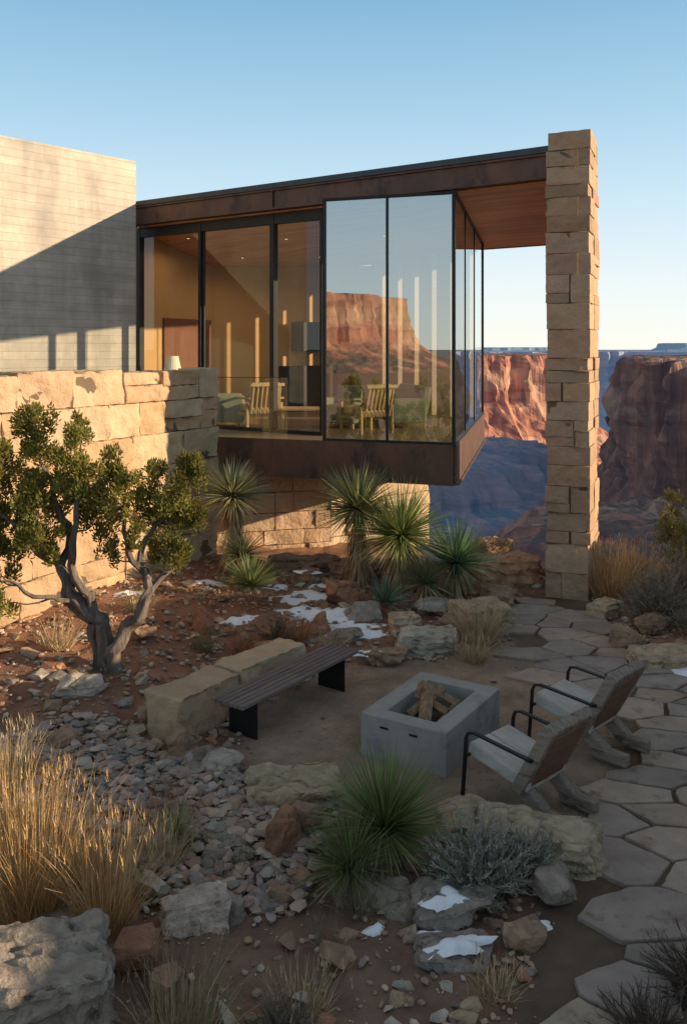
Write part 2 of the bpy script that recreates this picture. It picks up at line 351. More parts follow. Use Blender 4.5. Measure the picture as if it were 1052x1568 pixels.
mesa('canyon_spur',[(34,190),(60,165),(100,180),(110,240),(60,250)],-40,
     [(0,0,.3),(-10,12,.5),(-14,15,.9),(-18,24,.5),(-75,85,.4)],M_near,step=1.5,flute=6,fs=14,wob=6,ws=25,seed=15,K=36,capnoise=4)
mesa('mesa',[(104,60),(102,150),(112,235),(200,250),(420,240),(420,40),(200,40)],-2,  # unseen mesa added outside the frame to cast shade on the spur
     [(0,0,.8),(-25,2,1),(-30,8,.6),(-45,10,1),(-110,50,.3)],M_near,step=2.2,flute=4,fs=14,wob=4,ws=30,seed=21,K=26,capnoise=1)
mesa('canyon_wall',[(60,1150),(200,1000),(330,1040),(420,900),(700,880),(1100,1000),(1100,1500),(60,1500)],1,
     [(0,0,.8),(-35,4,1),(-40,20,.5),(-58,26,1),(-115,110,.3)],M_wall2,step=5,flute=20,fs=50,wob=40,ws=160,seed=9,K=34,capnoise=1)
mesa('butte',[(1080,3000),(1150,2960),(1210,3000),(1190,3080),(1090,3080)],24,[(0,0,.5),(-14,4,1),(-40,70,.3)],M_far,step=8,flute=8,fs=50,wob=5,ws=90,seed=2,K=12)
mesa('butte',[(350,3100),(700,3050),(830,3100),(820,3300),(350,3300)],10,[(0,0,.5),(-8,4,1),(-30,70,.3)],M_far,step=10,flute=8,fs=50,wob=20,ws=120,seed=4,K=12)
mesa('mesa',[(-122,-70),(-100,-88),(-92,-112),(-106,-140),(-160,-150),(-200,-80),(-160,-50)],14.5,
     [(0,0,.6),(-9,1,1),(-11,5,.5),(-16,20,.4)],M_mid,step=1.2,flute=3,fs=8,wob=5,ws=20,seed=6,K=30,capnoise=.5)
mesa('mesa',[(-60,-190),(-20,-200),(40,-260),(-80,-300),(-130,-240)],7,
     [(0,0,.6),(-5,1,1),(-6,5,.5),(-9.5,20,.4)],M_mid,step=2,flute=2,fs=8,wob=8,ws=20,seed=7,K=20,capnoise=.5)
mesa('sun_blocker_bluff',[(8.9,-10),(9.2,2),(9.0,8),(9.3,11.6),(10.2,12.9),(15,12.6),(22,0),(18,-14)],3.12,  # unseen rock mass added outside the frame to block sun from the courtyard
     [(0,0,.6),(-1.5,.1,1),(-1.7,.3,1),(-3.6,.6,1)],M_blocker,step=.4,flute=.25,fs=1.5,wob=.5,ws=4,seed=12,K=20,capnoise=.3)
mesa('sun_blocker_ledge',[(9.4,12.6),(9.6,14.2),(10.4,15.4),(14,15.4),(14,12.6)],2.0,  # lower unseen rock, added to shape the sun past the bluff's end
     [(0,0,.6),(-1,.1,1),(-2.5,.5,1)],M_blocker,step=.3,flute=.2,fs=1,wob=.4,ws=2,seed=13,K=14,capnoise=.3)

# ------------------------------------------------------------------ masonry
def block(g,o,u,v,w,L,D,Hh,col,amp=.02,r=.03,res=.1):
    h=V((L/2,D/2,Hh/2)); r=min(r,min(h)*.6); sd=V((R.random()*90,R.random()*90,R.random()*90))
    def ax(s):
        n=max(2,int(2*s/res)); return [-s,-s+r*.5]+[-s+r+(2*s-2*r)*k/n for k in range(n+1)]+[s-r*.5,s]
    A=[ax(h[i]) for i in range(3)]
    sk=V((R.uniform(-.1,.1),0,R.uniform(-.06,.06)))
    def pos(p):
        q=V([max(-(h[i]-r),min(h[i]-r,p[i])) for i in range(3)]); d=p-q
        if d.length>1e-6: d.normalize()
        pp=q+d*r
        f=noise.noise(pp*2.6+sd); 
        k=amp*(1.2*f+.7*abs(noise.noise(pp*6+sd))*2-.4+.35*noise.noise(pp*16+sd))
        pp=pp+V((d.x*k*.35,d.y*k,d.z*k*.35))
        pp.y+=pp.x*sk.x*.3+pp.z*sk.z
        return o+u*pp.x+v*pp.y+w*pp.z
    for a in range(3):
        b,c=(a+1)%3,(a+2)%3
        for s in(-1,1):
            vs=[];
            for j in A[c]:
                for i in A[b]:
                    p=[0,0,0];p[a]=s*h[a];p[b]=i;p[c]=j; vs.append(pos(V(p)))
            n=len(A[b]);fs=[]
            for j in range(len(A[c])-1):
                for i in range(n-1):
                    k=j*n+i; f=(k,k+1,k+n+1,k+n); fs.append(f if s>0 else f[::-1])
            g.add(vs,fs,col)
PAL=[(.56,.40,.26),(.51,.365,.235),(.58,.43,.285),(.49,.34,.215),(.55,.375,.23),(.52,.395,.27)]
def masonry(name,p,q,z0,z1,depth,ch,ln,amp=.03,parent=None,res=.1,jit=.02,ztop=None,pal=PAL,r=.014):
    p=V((p[0],p[1],0));q=V((q[0],q[1],0)); u=(q-p).normalized(); n=V((u.y,-u.x,0)); w=V((0,0,1)); T=(q-p).length
    g=Geo(); gm=Geo(); z=z0
    while z<z1-.08:
        h=R.uniform(*ch)
        if z+h>z1-.16: h=z1-z
        s=R.uniform(-.3,0)*ln[0]
        while s<T-.02:
            l=R.uniform(*ln)
            if s+l>T-.18: l=T-s
            a=max(0,s); e=s+l
            if e-a>.05:
                sub=[(z,h)]
                if h>.3 and R.random()<.3:
                    k=R.uniform(.4,.6); sub=[(z,h*k),(z+h*k,h*(1-k))]
                for zz,hh in sub:
                    top=0
                    if zz+hh>z1-.02: top=R.uniform(-.03,.05)
                    pr=R.uniform(-jit,jit)
                    c=p+u*((a+e)/2)+w*(zz+(hh+top)/2)-n*(depth/2-pr)
                    block(g,c,u,-n,w,e-a-.012,depth,hh+top-.012,vary(R.choice(pal),.08),amp,r,res)
            s=e
        z+=h
    c=p+u*T/2+w*((z0+z1)/2-.02)-n*depth/2
    obox(gm,c,u*(T/2-.04),-n*(depth/2-.055),w*((z1-z0)/2-.05),(1,1,1),1)
    g.add([V(a) for a in gm.v],gm.f,(1,1,1),1)
    return mk(name,g,[M_stone,M_mortar],smooth=True,parent=parent)
masonry('stone_retaining_wall',(-5.05,11.05),(-2.28,16.2),-.25,3.66,.5,(.36,.72),(.6,1.45),amp=.058,res=.06,jit=.022)
def pillar():
    g=Geo(); u=V((.927,-.375,0)); v=V((.375,.927,0)); w=V((0,0,1)); o=V((3.26,14.33,0)); W=.68; D=1.35
    z=-.3; last=1
    while z<7.48:
        h=R.choice([.2,.26,.34,.42,.46,.3,.38])
        if z+h>7.3: h=7.5-z
        one=R.random()<.5 if last!=1 else R.random()<.3
        xcut=[0,W] if one else [0,R.choice([.3,.38,.55,.66,.72])*W,W]
        last=1 if one else 2
        ycut=[0,R.uniform(.35,.6)*D,D]
        for a,b in zip(xcut[:-1],xcut[1:]):
            for c,d in zip(ycut[:-1],ycut[1:]):
                subs=[(z,h)]
                if h>.32 and not one and R.random()<.45: k=R.choice([.35,.5,.62]); subs=[(z,h*k),(z+h*k,h*(1-k))]
                for zz,hh in subs:
                    j=R.uniform(-.015,.015); jx=R.uniform(-.01,.03) if b==W else 0
                    if a==0: jx-=R.uniform(-.005,.012)
                    cc=o+u*((a+b)/2+jx)+v*((c+d)/2+(j if c==0 else 0))+w*(zz+hh/2)
                    block(g,cc,u,v,w,b-a-.006,d-c-.006,hh-.009,vary(R.choice([(.47,.325,.215),(.43,.295,.19),(.50,.35,.235),(.40,.28,.19),(.48,.31,.20)]),.12),.027,.007,.05)
        z+=h
    m=Geo(); obox(m,o+u*W/2+v*D/2+w*3.58,u*(W/2-.035),v*(D/2-.035),w*3.85,(1,1,1),1); g.add([V(a) for a in m.v],m.f,(1,1,1),1)
    mk('stone_pillar',g,[M_stone,M_mortar],smooth=True)
pillar()
def concrete():
    p=V((-8.6,14.8,0));q=V((-4.56,19.52,0)); T=(q-p).length
    g=Geo()
    prism(g,[(0,0),(T,0),(T,.45),(0,.45)],-1,8.14)
    ob=mk('concrete_wall',g,M_conc,bevel=.012)
    ob.location=p; ob.rotation_euler=(0,0,math.atan2(q.y-p.y,q.x-p.x))
concrete()

# ------------------------------------------------------------------ house
house=empty('modern_glass_house',(0,18,0)); HP=house
def hmk(n,g,m,**k):
    o=mk(n,g,m,**k); o.parent=HP; o.matrix_parent_inverse=Matrix.Translation((0,-18,0)); return o
A=V((-4.67,19.9));P=V((3.36,14.42)); d=(P-A).normalized(); nf=V((d.y,-d.x))
if nf.y>0: nf=-nf
ins=-nf
Eb=V((5.35,23.2))
g=Geo(); prism(g,[tuple(A+ins*.06),tuple(P+ins*.06),tuple(Eb),(0.3,26.6),(-6,23.5)],6.80,7.17); hmk('roof_slab',g,M_steel)
g=Geo(); prism(g,[tuple(A-ins*.09),tuple(P-ins*.09+d*.0),tuple(Eb+V((.0,.1))),(0.3,26.8),(-6.2,23.5)],7.19,7.30); hmk('roof_cap',g,M_cap,bevel=.006)
g=Geo(); 
seg(g,A,P,6.79,7.185,.05,off=0)
seg(g,A,P,6.775,6.805,.16,off=0)
seg(g,A,P,7.15,7.187,.14,off=0)
for t in(3.98,):
    c=A+d*t; obox(g,(c.x,c.y,6.98),(d.x*.012,d.y*.012,0),(nf.x*.07,nf.y*.07,0),(0,0,.175))
hmk('steel_fascia_beam',g,M_steel,bevel=.004)
g=Geo(); prism(g,[tuple(A+ins*.1),tuple(P+ins*.1),tuple(Eb-V((.05,.05))),(0.3,26.5),(-5.9,23.4)],6.74,6.772); hmk('cedar_soffit',g,M_soff)
g=Geo(); seg(g,Eb,(0.3,26.6),6.72,7.18,.06); seg(g,(P.x,P.y+1.4),Eb,6.76,7.19,.06,off=-.05); hmk('rear_fascia',g,M_steel)
Cc=V((-.343,16.07));D=V((1.9,15.3));E=V((3.6,23.0)); W0=V((-2.42,16.79))
Dl=A+ins*.25
def dl(t): return Dl+d*t
FZ=2.32
floor=[tuple(W0),tuple(D),tuple(E),(.3,25.5),(-3.32,23.2),(-4.9,20.4)]
g=Geo(); prism(g,floor,FZ-.14,FZ); hmk('floor_slab',g,M_floor)
g=Geo(); 
bd=(D-W0).normalized()
seg(g,W0-bd*.0,D+bd*.0,1.68,FZ+.03,.05,off=.03)
seg(g,D,E,1.68,FZ+.03,.05,off=.03)
seg(g,W0-bd*.02,D+bd*.03,1.655,1.69,.16,off=.02); seg(g,D,E,1.657,1.692,.16,off=.02)
hmk('steel_edge_beam',g,M_steel,bevel=.004)
g=Geo(); prism(g,[tuple(W0+V((0,.1))),tuple(D+V((-.05,.1))),tuple(E-V((.1,.1))),(.3,25.3),(-4,20)],1.70,1.74); hmk('underside_panel',g,M_dark)
gt=6.68
g=Geo(); sheet(g,Cc,D,FZ+.05,gt); hmk('box_glazing',g,M_glassR)
g=Geo(); sheet(g,D,E,FZ+.05,gt+.04); sheet(g,Cc,dl(5.02),FZ+.05,gt); hmk('side_glazing',g,M_glass)
g=Geo()
def post(c,w,z0,z1,ax=bd,m=0,dep=None):
    nn=V((ax.y,-ax.x)); dp=dep or w
    obox(g,(c.x,c.y,(z0+z1)/2),(ax.x*w/2,ax.y*w/2,0),(nn.x*dp/2,nn.y*dp/2,0),(0,0,(z1-z0)/2))
post(Cc,.05,FZ,gt+.03,dep=.08); post(Cc+(D-Cc)*.4976,.035,FZ,gt+.03,dep=.08); post(D,.055,FZ,gt+.03,dep=.07)
seg(g,Cc,D,gt,gt+.05,.07); seg(g,Cc,D,FZ+.03,FZ+.075,.07)
sd=(E-D)
for t in(.3,.62): post(D+sd*t,.03,FZ,gt+.05,ax=sd.normalized())
post(E,.06,FZ,6.74); seg(g,D,E,gt+.035,gt+.07,.06); seg(g,D,E,FZ+.03,FZ+.07,.06)
seg(g,Cc,dl(5.02),gt,gt+.05,.05)
for t,w in((-.1,.11),(1.79,.075),(3.785,.085),(5.0,.06)): post(dl(t),w,FZ,6.75,ax=d,dep=.14)
for t in(1.87,3.70,): post(dl(t),.03,FZ,6.6,ax=d,dep=.05)
seg(g,dl(-.12),dl(5.02),6.53,6.742,.12); seg(g,dl(-.12),dl(5.02),FZ,FZ+.07,.12)
hmk('window_frames',g,M_dark,bevel=.003)
g=Geo(); prism(g,[tuple(Cc),tuple(D),tuple(dl(5.02)+d*2.6),tuple(dl(5.02))],gt+.052,gt+.057); hmk('box_lid',g,M_dark)
g=Geo(); sheet(g,dl(-.1),dl(5.02),FZ+.05,6.56); hmk('door_glazing',g,M_glass)
g=Geo(); sheet(g,W0+bd*.02,Cc-bd*.72,FZ+.02,FZ+1.15); hmk('glass_balustrade',g,M_glass)
g=Geo(); seg(g,W0+bd*.02,Cc-bd*.72,FZ+1.15,FZ+1.162,.02); hmk('balustrade_rail',g,M_cap)
g=Geo(); G0=V((-4.72,20.3));G1=V((-3.35,23.1));G2=V((.35,25.6))
seg(g,G0,G1,FZ,6.74,.12,off=-.06); seg(g,G1,G2,FZ,6.74,.12,off=-.06); hmk('interior_walls',g,M_plaster)
cv=[(-4.68,20.2,6.725),(-.35,17.15,6.725),(-.3,16.2,6.70),(1.80,15.5,6.70),(3.45,22.9,6.52),(.35,25.5,6.38),(-3.32,23.05,6.14),(-.3,20.5,6.45)]
cf=[(0,1,7),(1,2,7),(2,3,7),(3,4,7),(4,5,7),(5,6,7),(6,0,7)]
g=Geo(); g.add(cv,cf); hmk('cedar_ceiling',g,M_soff)
ctree=BVHTree.FromPolygons([V(p) for p in cv],cf)
g=Geo()
a=G0+(G1-G0)*.30;b=G0+(G1-G0)*.92
seg(g,a,b,FZ,4.75,.05,off=.04); hmk('interior_door',g,M_door)
g=Geo()
for k in range(6):
    t=k/5; x=2.98+(1.0-2.98)*t; y=21.75+(24.8-21.75)*t
    obox(g,(x,y,4.36),(.15,-.20,0),(.08,.06,0),(0,0,2.04))
seg(g,(.35,25.6),(1.0,25.1),FZ,6.38,.2)
hmk('interior_columns',g,M_cream,bevel=.01)
g=Geo(); bw=(G2-G1).normalized()
for t0,t1,z0,z1 in((1.9,3.6,FZ,3.55),(2.3,3.2,3.95,4.75)):
    seg(g,G1+bw*t0,G1+bw*t1,z0,z1,.35,off=.2)
hmk('fireplace_console',g,M_dark,bevel=.01)
DLs=[(-3.6,20.6),(-2.5,22.0),(-1.3,20.2),(-.6,22.6),(.9,19.6)]
g=Geo(); gl=Geo()
for i,(x,y) in enumerate(DLs):
    hz=ctree.ray_cast(V((x,y,3)),V((0,0,1)))[0].z
    tube(g,[(x,y,hz),(x,y,hz-.02)],[.05,.05],n=16); tube(gl,[(x,y,hz-.0205),(x,y,hz-.024)],[.032,.032],n=16)
    l=bpy.data.lights.new('downlight','AREA'); l.shape='DISK'; l.size=.12; l.energy=9; l.color=(1,.66,.36); l.spread=math.radians(150)
    o=bpy.data.objects.new('downlight',l); o.location=(x,y,hz-.03); sc.collection.objects.link(o); o.parent=HP; o.matrix_parent_inverse=Matrix.Translation((0,-18,0))
hmk('downlight_trim',g,M_dark); hmk('downlight_lens',gl,M_lamp)
masonry('foundation_wall',(-2.5,16.9),(-.25,17.55),-.2,1.66,.4,(.2,.42),(.3,.8),amp=.03,parent=None,res=.1)
masonry('foundation_wall',(-.25,17.55),(1.85,19.1),-.2,1.66,.4,(.2,.42),(.3,.8),amp=.03,res=.1,pal=[(.62,.48,.33),(.58,.44,.30)])
g=Geo(); prism(g,[(-4.2,17.5),(-.3,18.1),(1.6,19.5),(1.6,24),(-5,24)],-1,1.69); hmk('foundation_core',g,M_mortar)

# ------------------------------------------------------------------ furniture inside
def easy(name,loc,rot,m1,m2,s=1.1):
    e=empty(name,loc); e.rotation_euler=(0,0,rot); e.scale=(s,s,s)
    g=Geo()
    for x in(-.34,.34):
        obox(g,(x,-.3,.3),(.025,0,0),(0,.025,0),(0,0,.3)); obox(g,(x,.32,.26),(.025,0,0),(0,.03,0),(0,0,.26))
        obox(g,(x,0,.6),(.04,0,0),(0,.38,0),(0,0,.018)); obox(g,(x,0,.3),(.02,0,0),(0,.3,0),(0,0,.025))
    for k in range(7): obox(g,(-.27+k*.09,.36+.06,.58),(.016,0,0),(0,.012,.0),(0,.07,.27))
    obox(g,(0,.50,.86),(.34,0,0),(0,.015,0),(0,0,.03))
    mk('frame',g,m1,parent=e,bevel=.006)
    g=Geo(); obox(g,(0,0,.40),(.31,0,0),(0,.33,-.03),(0,.01,.07)); obox(g,(0,.33,.66),(.30,0,0),(0,.05,-.01),(0,.07,.24)); mk('cushions',g,m2,parent=e,bevel=.04)
    return e
def club(name,loc,rot,m,s=1.0,wd=.42):
    e=empty(name,loc); e.rotation_euler=(0,0,rot); e.scale=(s,s,s); g=Geo()
    obox(g,(0,0,.24),(wd,0,0),(0,.40,0),(0,0,.13)); obox(g,(0,-.02,.43),(wd-.13,0,0),(0,.34,0),(0,0,.075))
    for x in(-wd+.06,wd-.06): obox(g,(x,0,.40),(.075,0,0),(0,.40,0),(0,0,.24))
    obox(g,(0,.36,.58),(wd,0,0),(0,.10,0),(0,.05,.30)); obox(g,(0,.24,.62),(wd-.14,0,0),(0,.07,0),(0,.05,.20))
    mk('upholstery',g,m,parent=e,bevel=.05)
    g=Geo()
    for x in(-wd+.06,wd-.06):
        for y in(-.34,.36): obox(g,(x,y,.055),(.025,0,0),(0,.025,0),(0,0,.055))
    mk('feet',g,M_oak,parent=e)
easy('lounge_armchair',(-1.80,18.85,FZ),math.radians(205),M_oak,M_oak)
easy('lounge_armchair',(.45,17.9,FZ),math.radians(215),M_oak,M_oak)
club('upholstered_armchair',(-2.62,19.3,FZ),math.radians(100),M_cush,1.1)
club('upholstered_armchair',(.05,19.2,FZ),math.radians(-30),M_cush)
club('sofa',(1.2,19.9,FZ),math.radians(-80),M_cush,1.0,1.1)
e=empty('coffee_table',(-.85,18.9,FZ)); g=Geo()
obox(g,(0,0,.42),(.5,0,0),(0,.35,0),(0,0,.025)); 
for x in(-.42,.42):
    for y in(-.28,.28): obox(g,(x,y,.2),(.03,0,0),(0,.03,0),(0,0,.2))
mk('table',g,M_oak,parent=e,bevel=.006)
e=empty('table_lamp',(-3.82,19.85,FZ)); g=Geo()
obox(g,(0,0,.78),(.28,0,0),(0,.2,0),(0,0,.02)); 
for x in(-.24,.24): obox(g,(x,0,.38),(.02,0,0),(0,.18,0),(0,0,.38))
tube(g,[(0,0,.8),(0,0,.86),(0,0,1.2)],[.08,.06,.015],n=12); mk('stand',g,M_door,parent=e)
g=Geo(); tube(g,[(0,0,1.2),(0,0,1.53)],[.20,.13],n=20); mk('shade',g,M_shade,parent=e,smooth=False)

# ------------------------------------------------------------------ rocks
def hullrock(g,c,size,rotz,col,seed,sub=0,amp=.03,tilt=0,boxy=.55,npts=16):
    r=random.Random(seed); bm=bmesh.new()
    for _ in range(npts):
        p=V([r.uniform(-1,1) for _ in range(3)]); m=max(abs(x) for x in p); p=p/m*boxy+p.normalized()*(1-boxy)
        bm.verts.new(V((p.x*size[0]/2,p.y*size[1]/2,p.z*size[2]/2)))
    if boxy>.85:
        for a in(-1,1):
            for b in(-1,1):
                for c_ in(-1,1): bm.verts.new(V((a*size[0]/2*r.uniform(.7,.98),b*size[1]/2*r.uniform(.7,.98),c_*size[2]/2*r.uniform(.75,.98))))
    res=bmesh.ops.convex_hull(bm,input=bm.verts)
    bmesh.ops.delete(bm,geom=[v for v in bm.verts if not v.link_faces],context='VERTS')
    if sub:
        try: bmesh.ops.bevel(bm,geom=bm.edges[:],offset=min(size)*.03,segments=1,affect='EDGES',clamp_overlap=True)
        except Exception: pass
        bmesh.ops.triangulate(bm,faces=bm.faces)
        for _ in range(sub):
            bm.edges.ensure_lookup_table()
            ml=sum(e.calc_length() for e in bm.edges)/len(bm.edges)
            bmesh.ops.subdivide_edges(bm,edges=[e for e in bm.edges if e.calc_length()>ml*.75],cuts=1,use_grid_fill=True)
            bmesh.ops.triangulate(bm,faces=bm.faces)
        bm.normal_update(); o=V((seed%97,seed%31,seed%13))
        for v in bm.verts:
            p=v.co
            k=noise.fractal(p*5+o,1,2,5)*1.1+ 1.0*noise.noise(V((p.x*2,p.y*2,p.z*20))+o)-1.6*sstep(.07,.0,abs(noise.noise(p*3.1-o)))*.7
            v.co=p+v.normal*amp*k*2
    M=Matrix.Translation(c)@Matrix.Rotation(rotz,4,'Z')@Matrix.Rotation(tilt,4,'X')
    bm.verts.index_update()
    g.add([M@v.co for v in bm.verts],[tuple(v.index for v in f.verts) for f in bm.faces],col)
    bm.free()
TAN=(.56,.44,.31);PALE=(.62,.54,.46);BRN=(.42,.28,.19);RED=(.46,.24,.15);GRY=(.42,.36,.31)
BL=[(-.45,8.0,.85,.6,.20,.2,TAN),(1.42,7.05,1.2,.46,.32,-.35,TAN),(-1.82,5.2,.95,.75,.62,.3,GRY),(-1.02,6.14,.46,.34,.26,.4,PALE),(-.77,6.28,.14,.2,.24,.2,GRY),
(-3.0,9.97,.55,.35,.22,.1,PALE),(-1.6,8.83,.42,.36,.36,.9,BRN),(-2.02,9.5,.34,.3,.26,.2,BRN),(-1.75,9.35,.3,.25,.22,1.2,BRN),(-1.15,8.45,.4,.3,.2,.1,PALE),(-1.35,8.62,.26,.2,.2,.7,GRY),
(-.5,7.15,.34,.3,.42,.3,RED),(-.32,7.35,.26,.25,.3,.9,BRN),(1.11,11.75,.8,.42,.36,.12,PALE),(.5,11.35,.65,.4,.24,.0,BRN),(2.0,12.8,.9,.6,.40,.4,TAN),(1.55,12.5,.5,.4,.3,1.1,BRN),
(3.8,11.95,.42,.4,.36,.2,BRN),(4.05,11.25,.8,.45,.26,.1,TAN),(4.5,11.6,.6,.4,.3,.4,BRN),(2.75,15.2,1.1,.8,.6,.2,(.60,.36,.21)),(2.1,15.6,.7,.6,.35,.9,(.56,.34,.20)),(2.6,16.1,.8,.6,.75,.5,(.58,.35,.20)),
(-.6,14.7,.5,.4,.36,.3,BRN),(-.05,13.6,.5,.45,.46,.7,RED),(-1.95,12.3,.3,.3,.42,.5,RED),(-.7,15.7,1.3,.5,.28,.1,BRN),(.25,15.3,1.0,.5,.3,-.2,BRN),(.3,12.9,.5,.4,.3,.3,GRY),(-.3,12.5,.5,.35,.26,1.0,RED),
(.35,6.38,.5,.34,.20,.1,GRY),(.8,6.3,.65,.4,.22,.2,GRY),(.74,5.88,.55,.35,.14,.0,GRY),(1.55,6.5,.36,.3,.3,.5,GRY),(1.2,6.0,.3,.26,.2,.5,BRN),(-1.35,5.7,.32,.28,.24,.4,RED),(-1.1,5.5,.25,.2,.2,.9,BRN),
(4.35,12.6,.5,.4,.3,.3,BRN),(3.9,13.3,.5,.4,.3,.7,TAN),(1.3,13.1,.5,.35,.3,.2,GRY),(-2.6,11.6,.35,.3,.2,.8,BRN),(-1.0,11.7,.35,.3,.22,.4,RED),(0,12.0,.5,.3,.22,.3,GRY),(.85,12.5,.45,.3,.25,.2,TAN),
(-3.3,8.6,.4,.3,.2,.1,GRY),(-2.8,8.9,.3,.3,.2,.8,BRN),(4.6,14.2,.6,.5,.4,.1,BRN),(5.3,14.6,.8,.6,.5,.8,BRN),(4.8,15.4,.9,.8,.5,.1,RED),(2.45,13.9,.6,.5,.35,.1,BRN),(.2,7.35,.3,.2,.14,.1,TAN),(.95,7.55,.35,.25,.16,.6,TAN)]
for i,(x,y,sx,sy,sz,rz,c) in enumerate(BL):
    g=Geo()
    bx=.9 if (c==TAN or sx>.75) else .7
    hullrock(g,V((x,y,gz(x,y)+sz*.24)),(sx*1.05,sy*1.05,sz*1.1),rz,vary(c,.1),100+i*7,sub=(4 if y<8.2 and sx>.5 else 3) if sx>.4 else 2,amp=.022*min(1.2,sx*1.2),npts=18 if bx<.8 else 8,boxy=bx,tilt=R.uniform(-.08,.08))
    mk('boulder',g,M_rock)
GRAVEL=[(-2.6,9.3),(-1.85,8.8),(-1.2,8.3),(-.6,7.75),(-.25,7.2),(-.5,6.45),(-1.1,6.3),(-2.2,7.3),(-3.3,8.3),(-3.4,9.0)]
g=Geo(); n=0
while n<980:
    x=R.uniform(-4.6,5.2);y=R.uniform(4.8,16.2)
    if inpoly(x,y,SAND) or inpoly(x,y,PATH) : continue
    if pdist(x,y,GRAVEL)<0 and R.random()<.6: continue
    w=noise.noise(V((x*.8,y*.8,20)))
    if w<-.05 and R.random()<.6: continue
    s=R.choice([.05,.06,.08,.1,.12,.16,.22])*R.uniform(.7,1.2)
    c=vary(R.choice([BRN,RED,GRY,TAN,PALE,BRN,PALE]),.15)
    hullrock(g,V((x,y,gz(x,y)+s*.12)),(s*1.4,s,s*.55),R.uniform(0,6),c,n+900,npts=11); n+=1
for P_ in (GRAVEL,):
    for i in range(len(P_)):
        a=V(P_[i]);b=V(P_[(i+1)%len(P_)])
        for k in range(int((b-a).length/.10)):
            p=a+(b-a)*R.random()+V((R.gauss(0,.09),R.gauss(0,.09))); s=R.uniform(.07,.2)
            hullrock(g,V((p.x,p.y,gz(p.x,p.y)+s*.2)),(s*1.3,s,s*.7),R.uniform(0,6),vary(R.choice([BRN,GRY,TAN,PALE]),.15),n+900,npts=11); n+=1
mk('loose_stones',g,M_rock)
t=(1+5**.5)/2
IV=[V(p).normalized() for p in((-1,t,0),(1,t,0),(-1,-t,0),(1,-t,0),(0,-1,t),(0,1,t),(0,-1,-t),(0,1,-t),(t,0,-1),(t,0,1),(-t,0,-1),(-t,0,1))]
IF=[(0,11,5),(0,5,1),(0,1,7),(0,7,10),(0,10,11),(1,5,9),(5,11,4),(11,10,2),(10,7,6),(7,1,8),(3,9,4),(3,4,2),(3,2,6),(3,6,8),(3,8,9),(4,9,5),(2,4,11),(6,2,10),(8,6,7),(9,8,1)]
def pebble(g,x,y,s,col,zoff=.25,flat=.4):
    M=Matrix.Translation((x,y,gz(x,y)+s*zoff*flat*2))@Matrix.Rotation(R.uniform(0,6.3),4,'Z')@Matrix.Rotation(R.uniform(-.35,.35),4,'X')@Matrix.Diagonal((s*R.uniform(.5,.8),s*R.uniform(.35,.55),s*flat*R.uniform(.35,.7),1))
    g.add([M@(p*R.uniform(.75,1.2)) for p in IV],IF,col)
g=Geo(); n=0
while n<5800:
    x=R.uniform(-3.6,0);y=R.uniform(6.1,9.5)
    dd=pdist(x,y,GRAVEL)
    if dd>.12*R.random()*2: continue
    if R.random()<.25 and noise.noise(V((x*2,y*2,2)))>.2: continue
    s=R.choice([.025,.03,.04,.05,.065,.1])*R.uniform(.8,1.3)
    pebble(g,x,y,s,vary(R.choice([(.32,.26,.22),(.41,.315,.25),(.25,.215,.19),(.50,.38,.29),(.37,.25,.18),(.43,.365,.31)]),.2),zoff=R.uniform(.2,.8)); n+=1
n=0
while n<7000:
    x=R.uniform(-4.6,5.3);y=R.uniform(4.8,15.5)
    if inpoly(x,y,PATH) or (pdist(x,y,SAND)<-.1 and R.random()<.985): continue
    s=R.choice([.012,.018,.025,.035,.05])*R.uniform(.8,1.3)*(1 if y<9 else 1.3)
    pebble(g,x,y,s,vary(R.choice([(.40,.28,.20),(.44,.28,.18),(.52,.42,.32),(.28,.22,.18)]),.2),flat=.6); n+=1
n=0
while n<3000:
    x=R.uniform(-1.2,2.9);y=R.uniform(7.1,12.2)
    if not inpoly(x,y,SAND): continue
    s=R.uniform(.008,.018); pebble(g,x,y,s,vary((.44,.34,.25),.3),flat=.7); n+=1
mk('gravel',g,M_gravel)

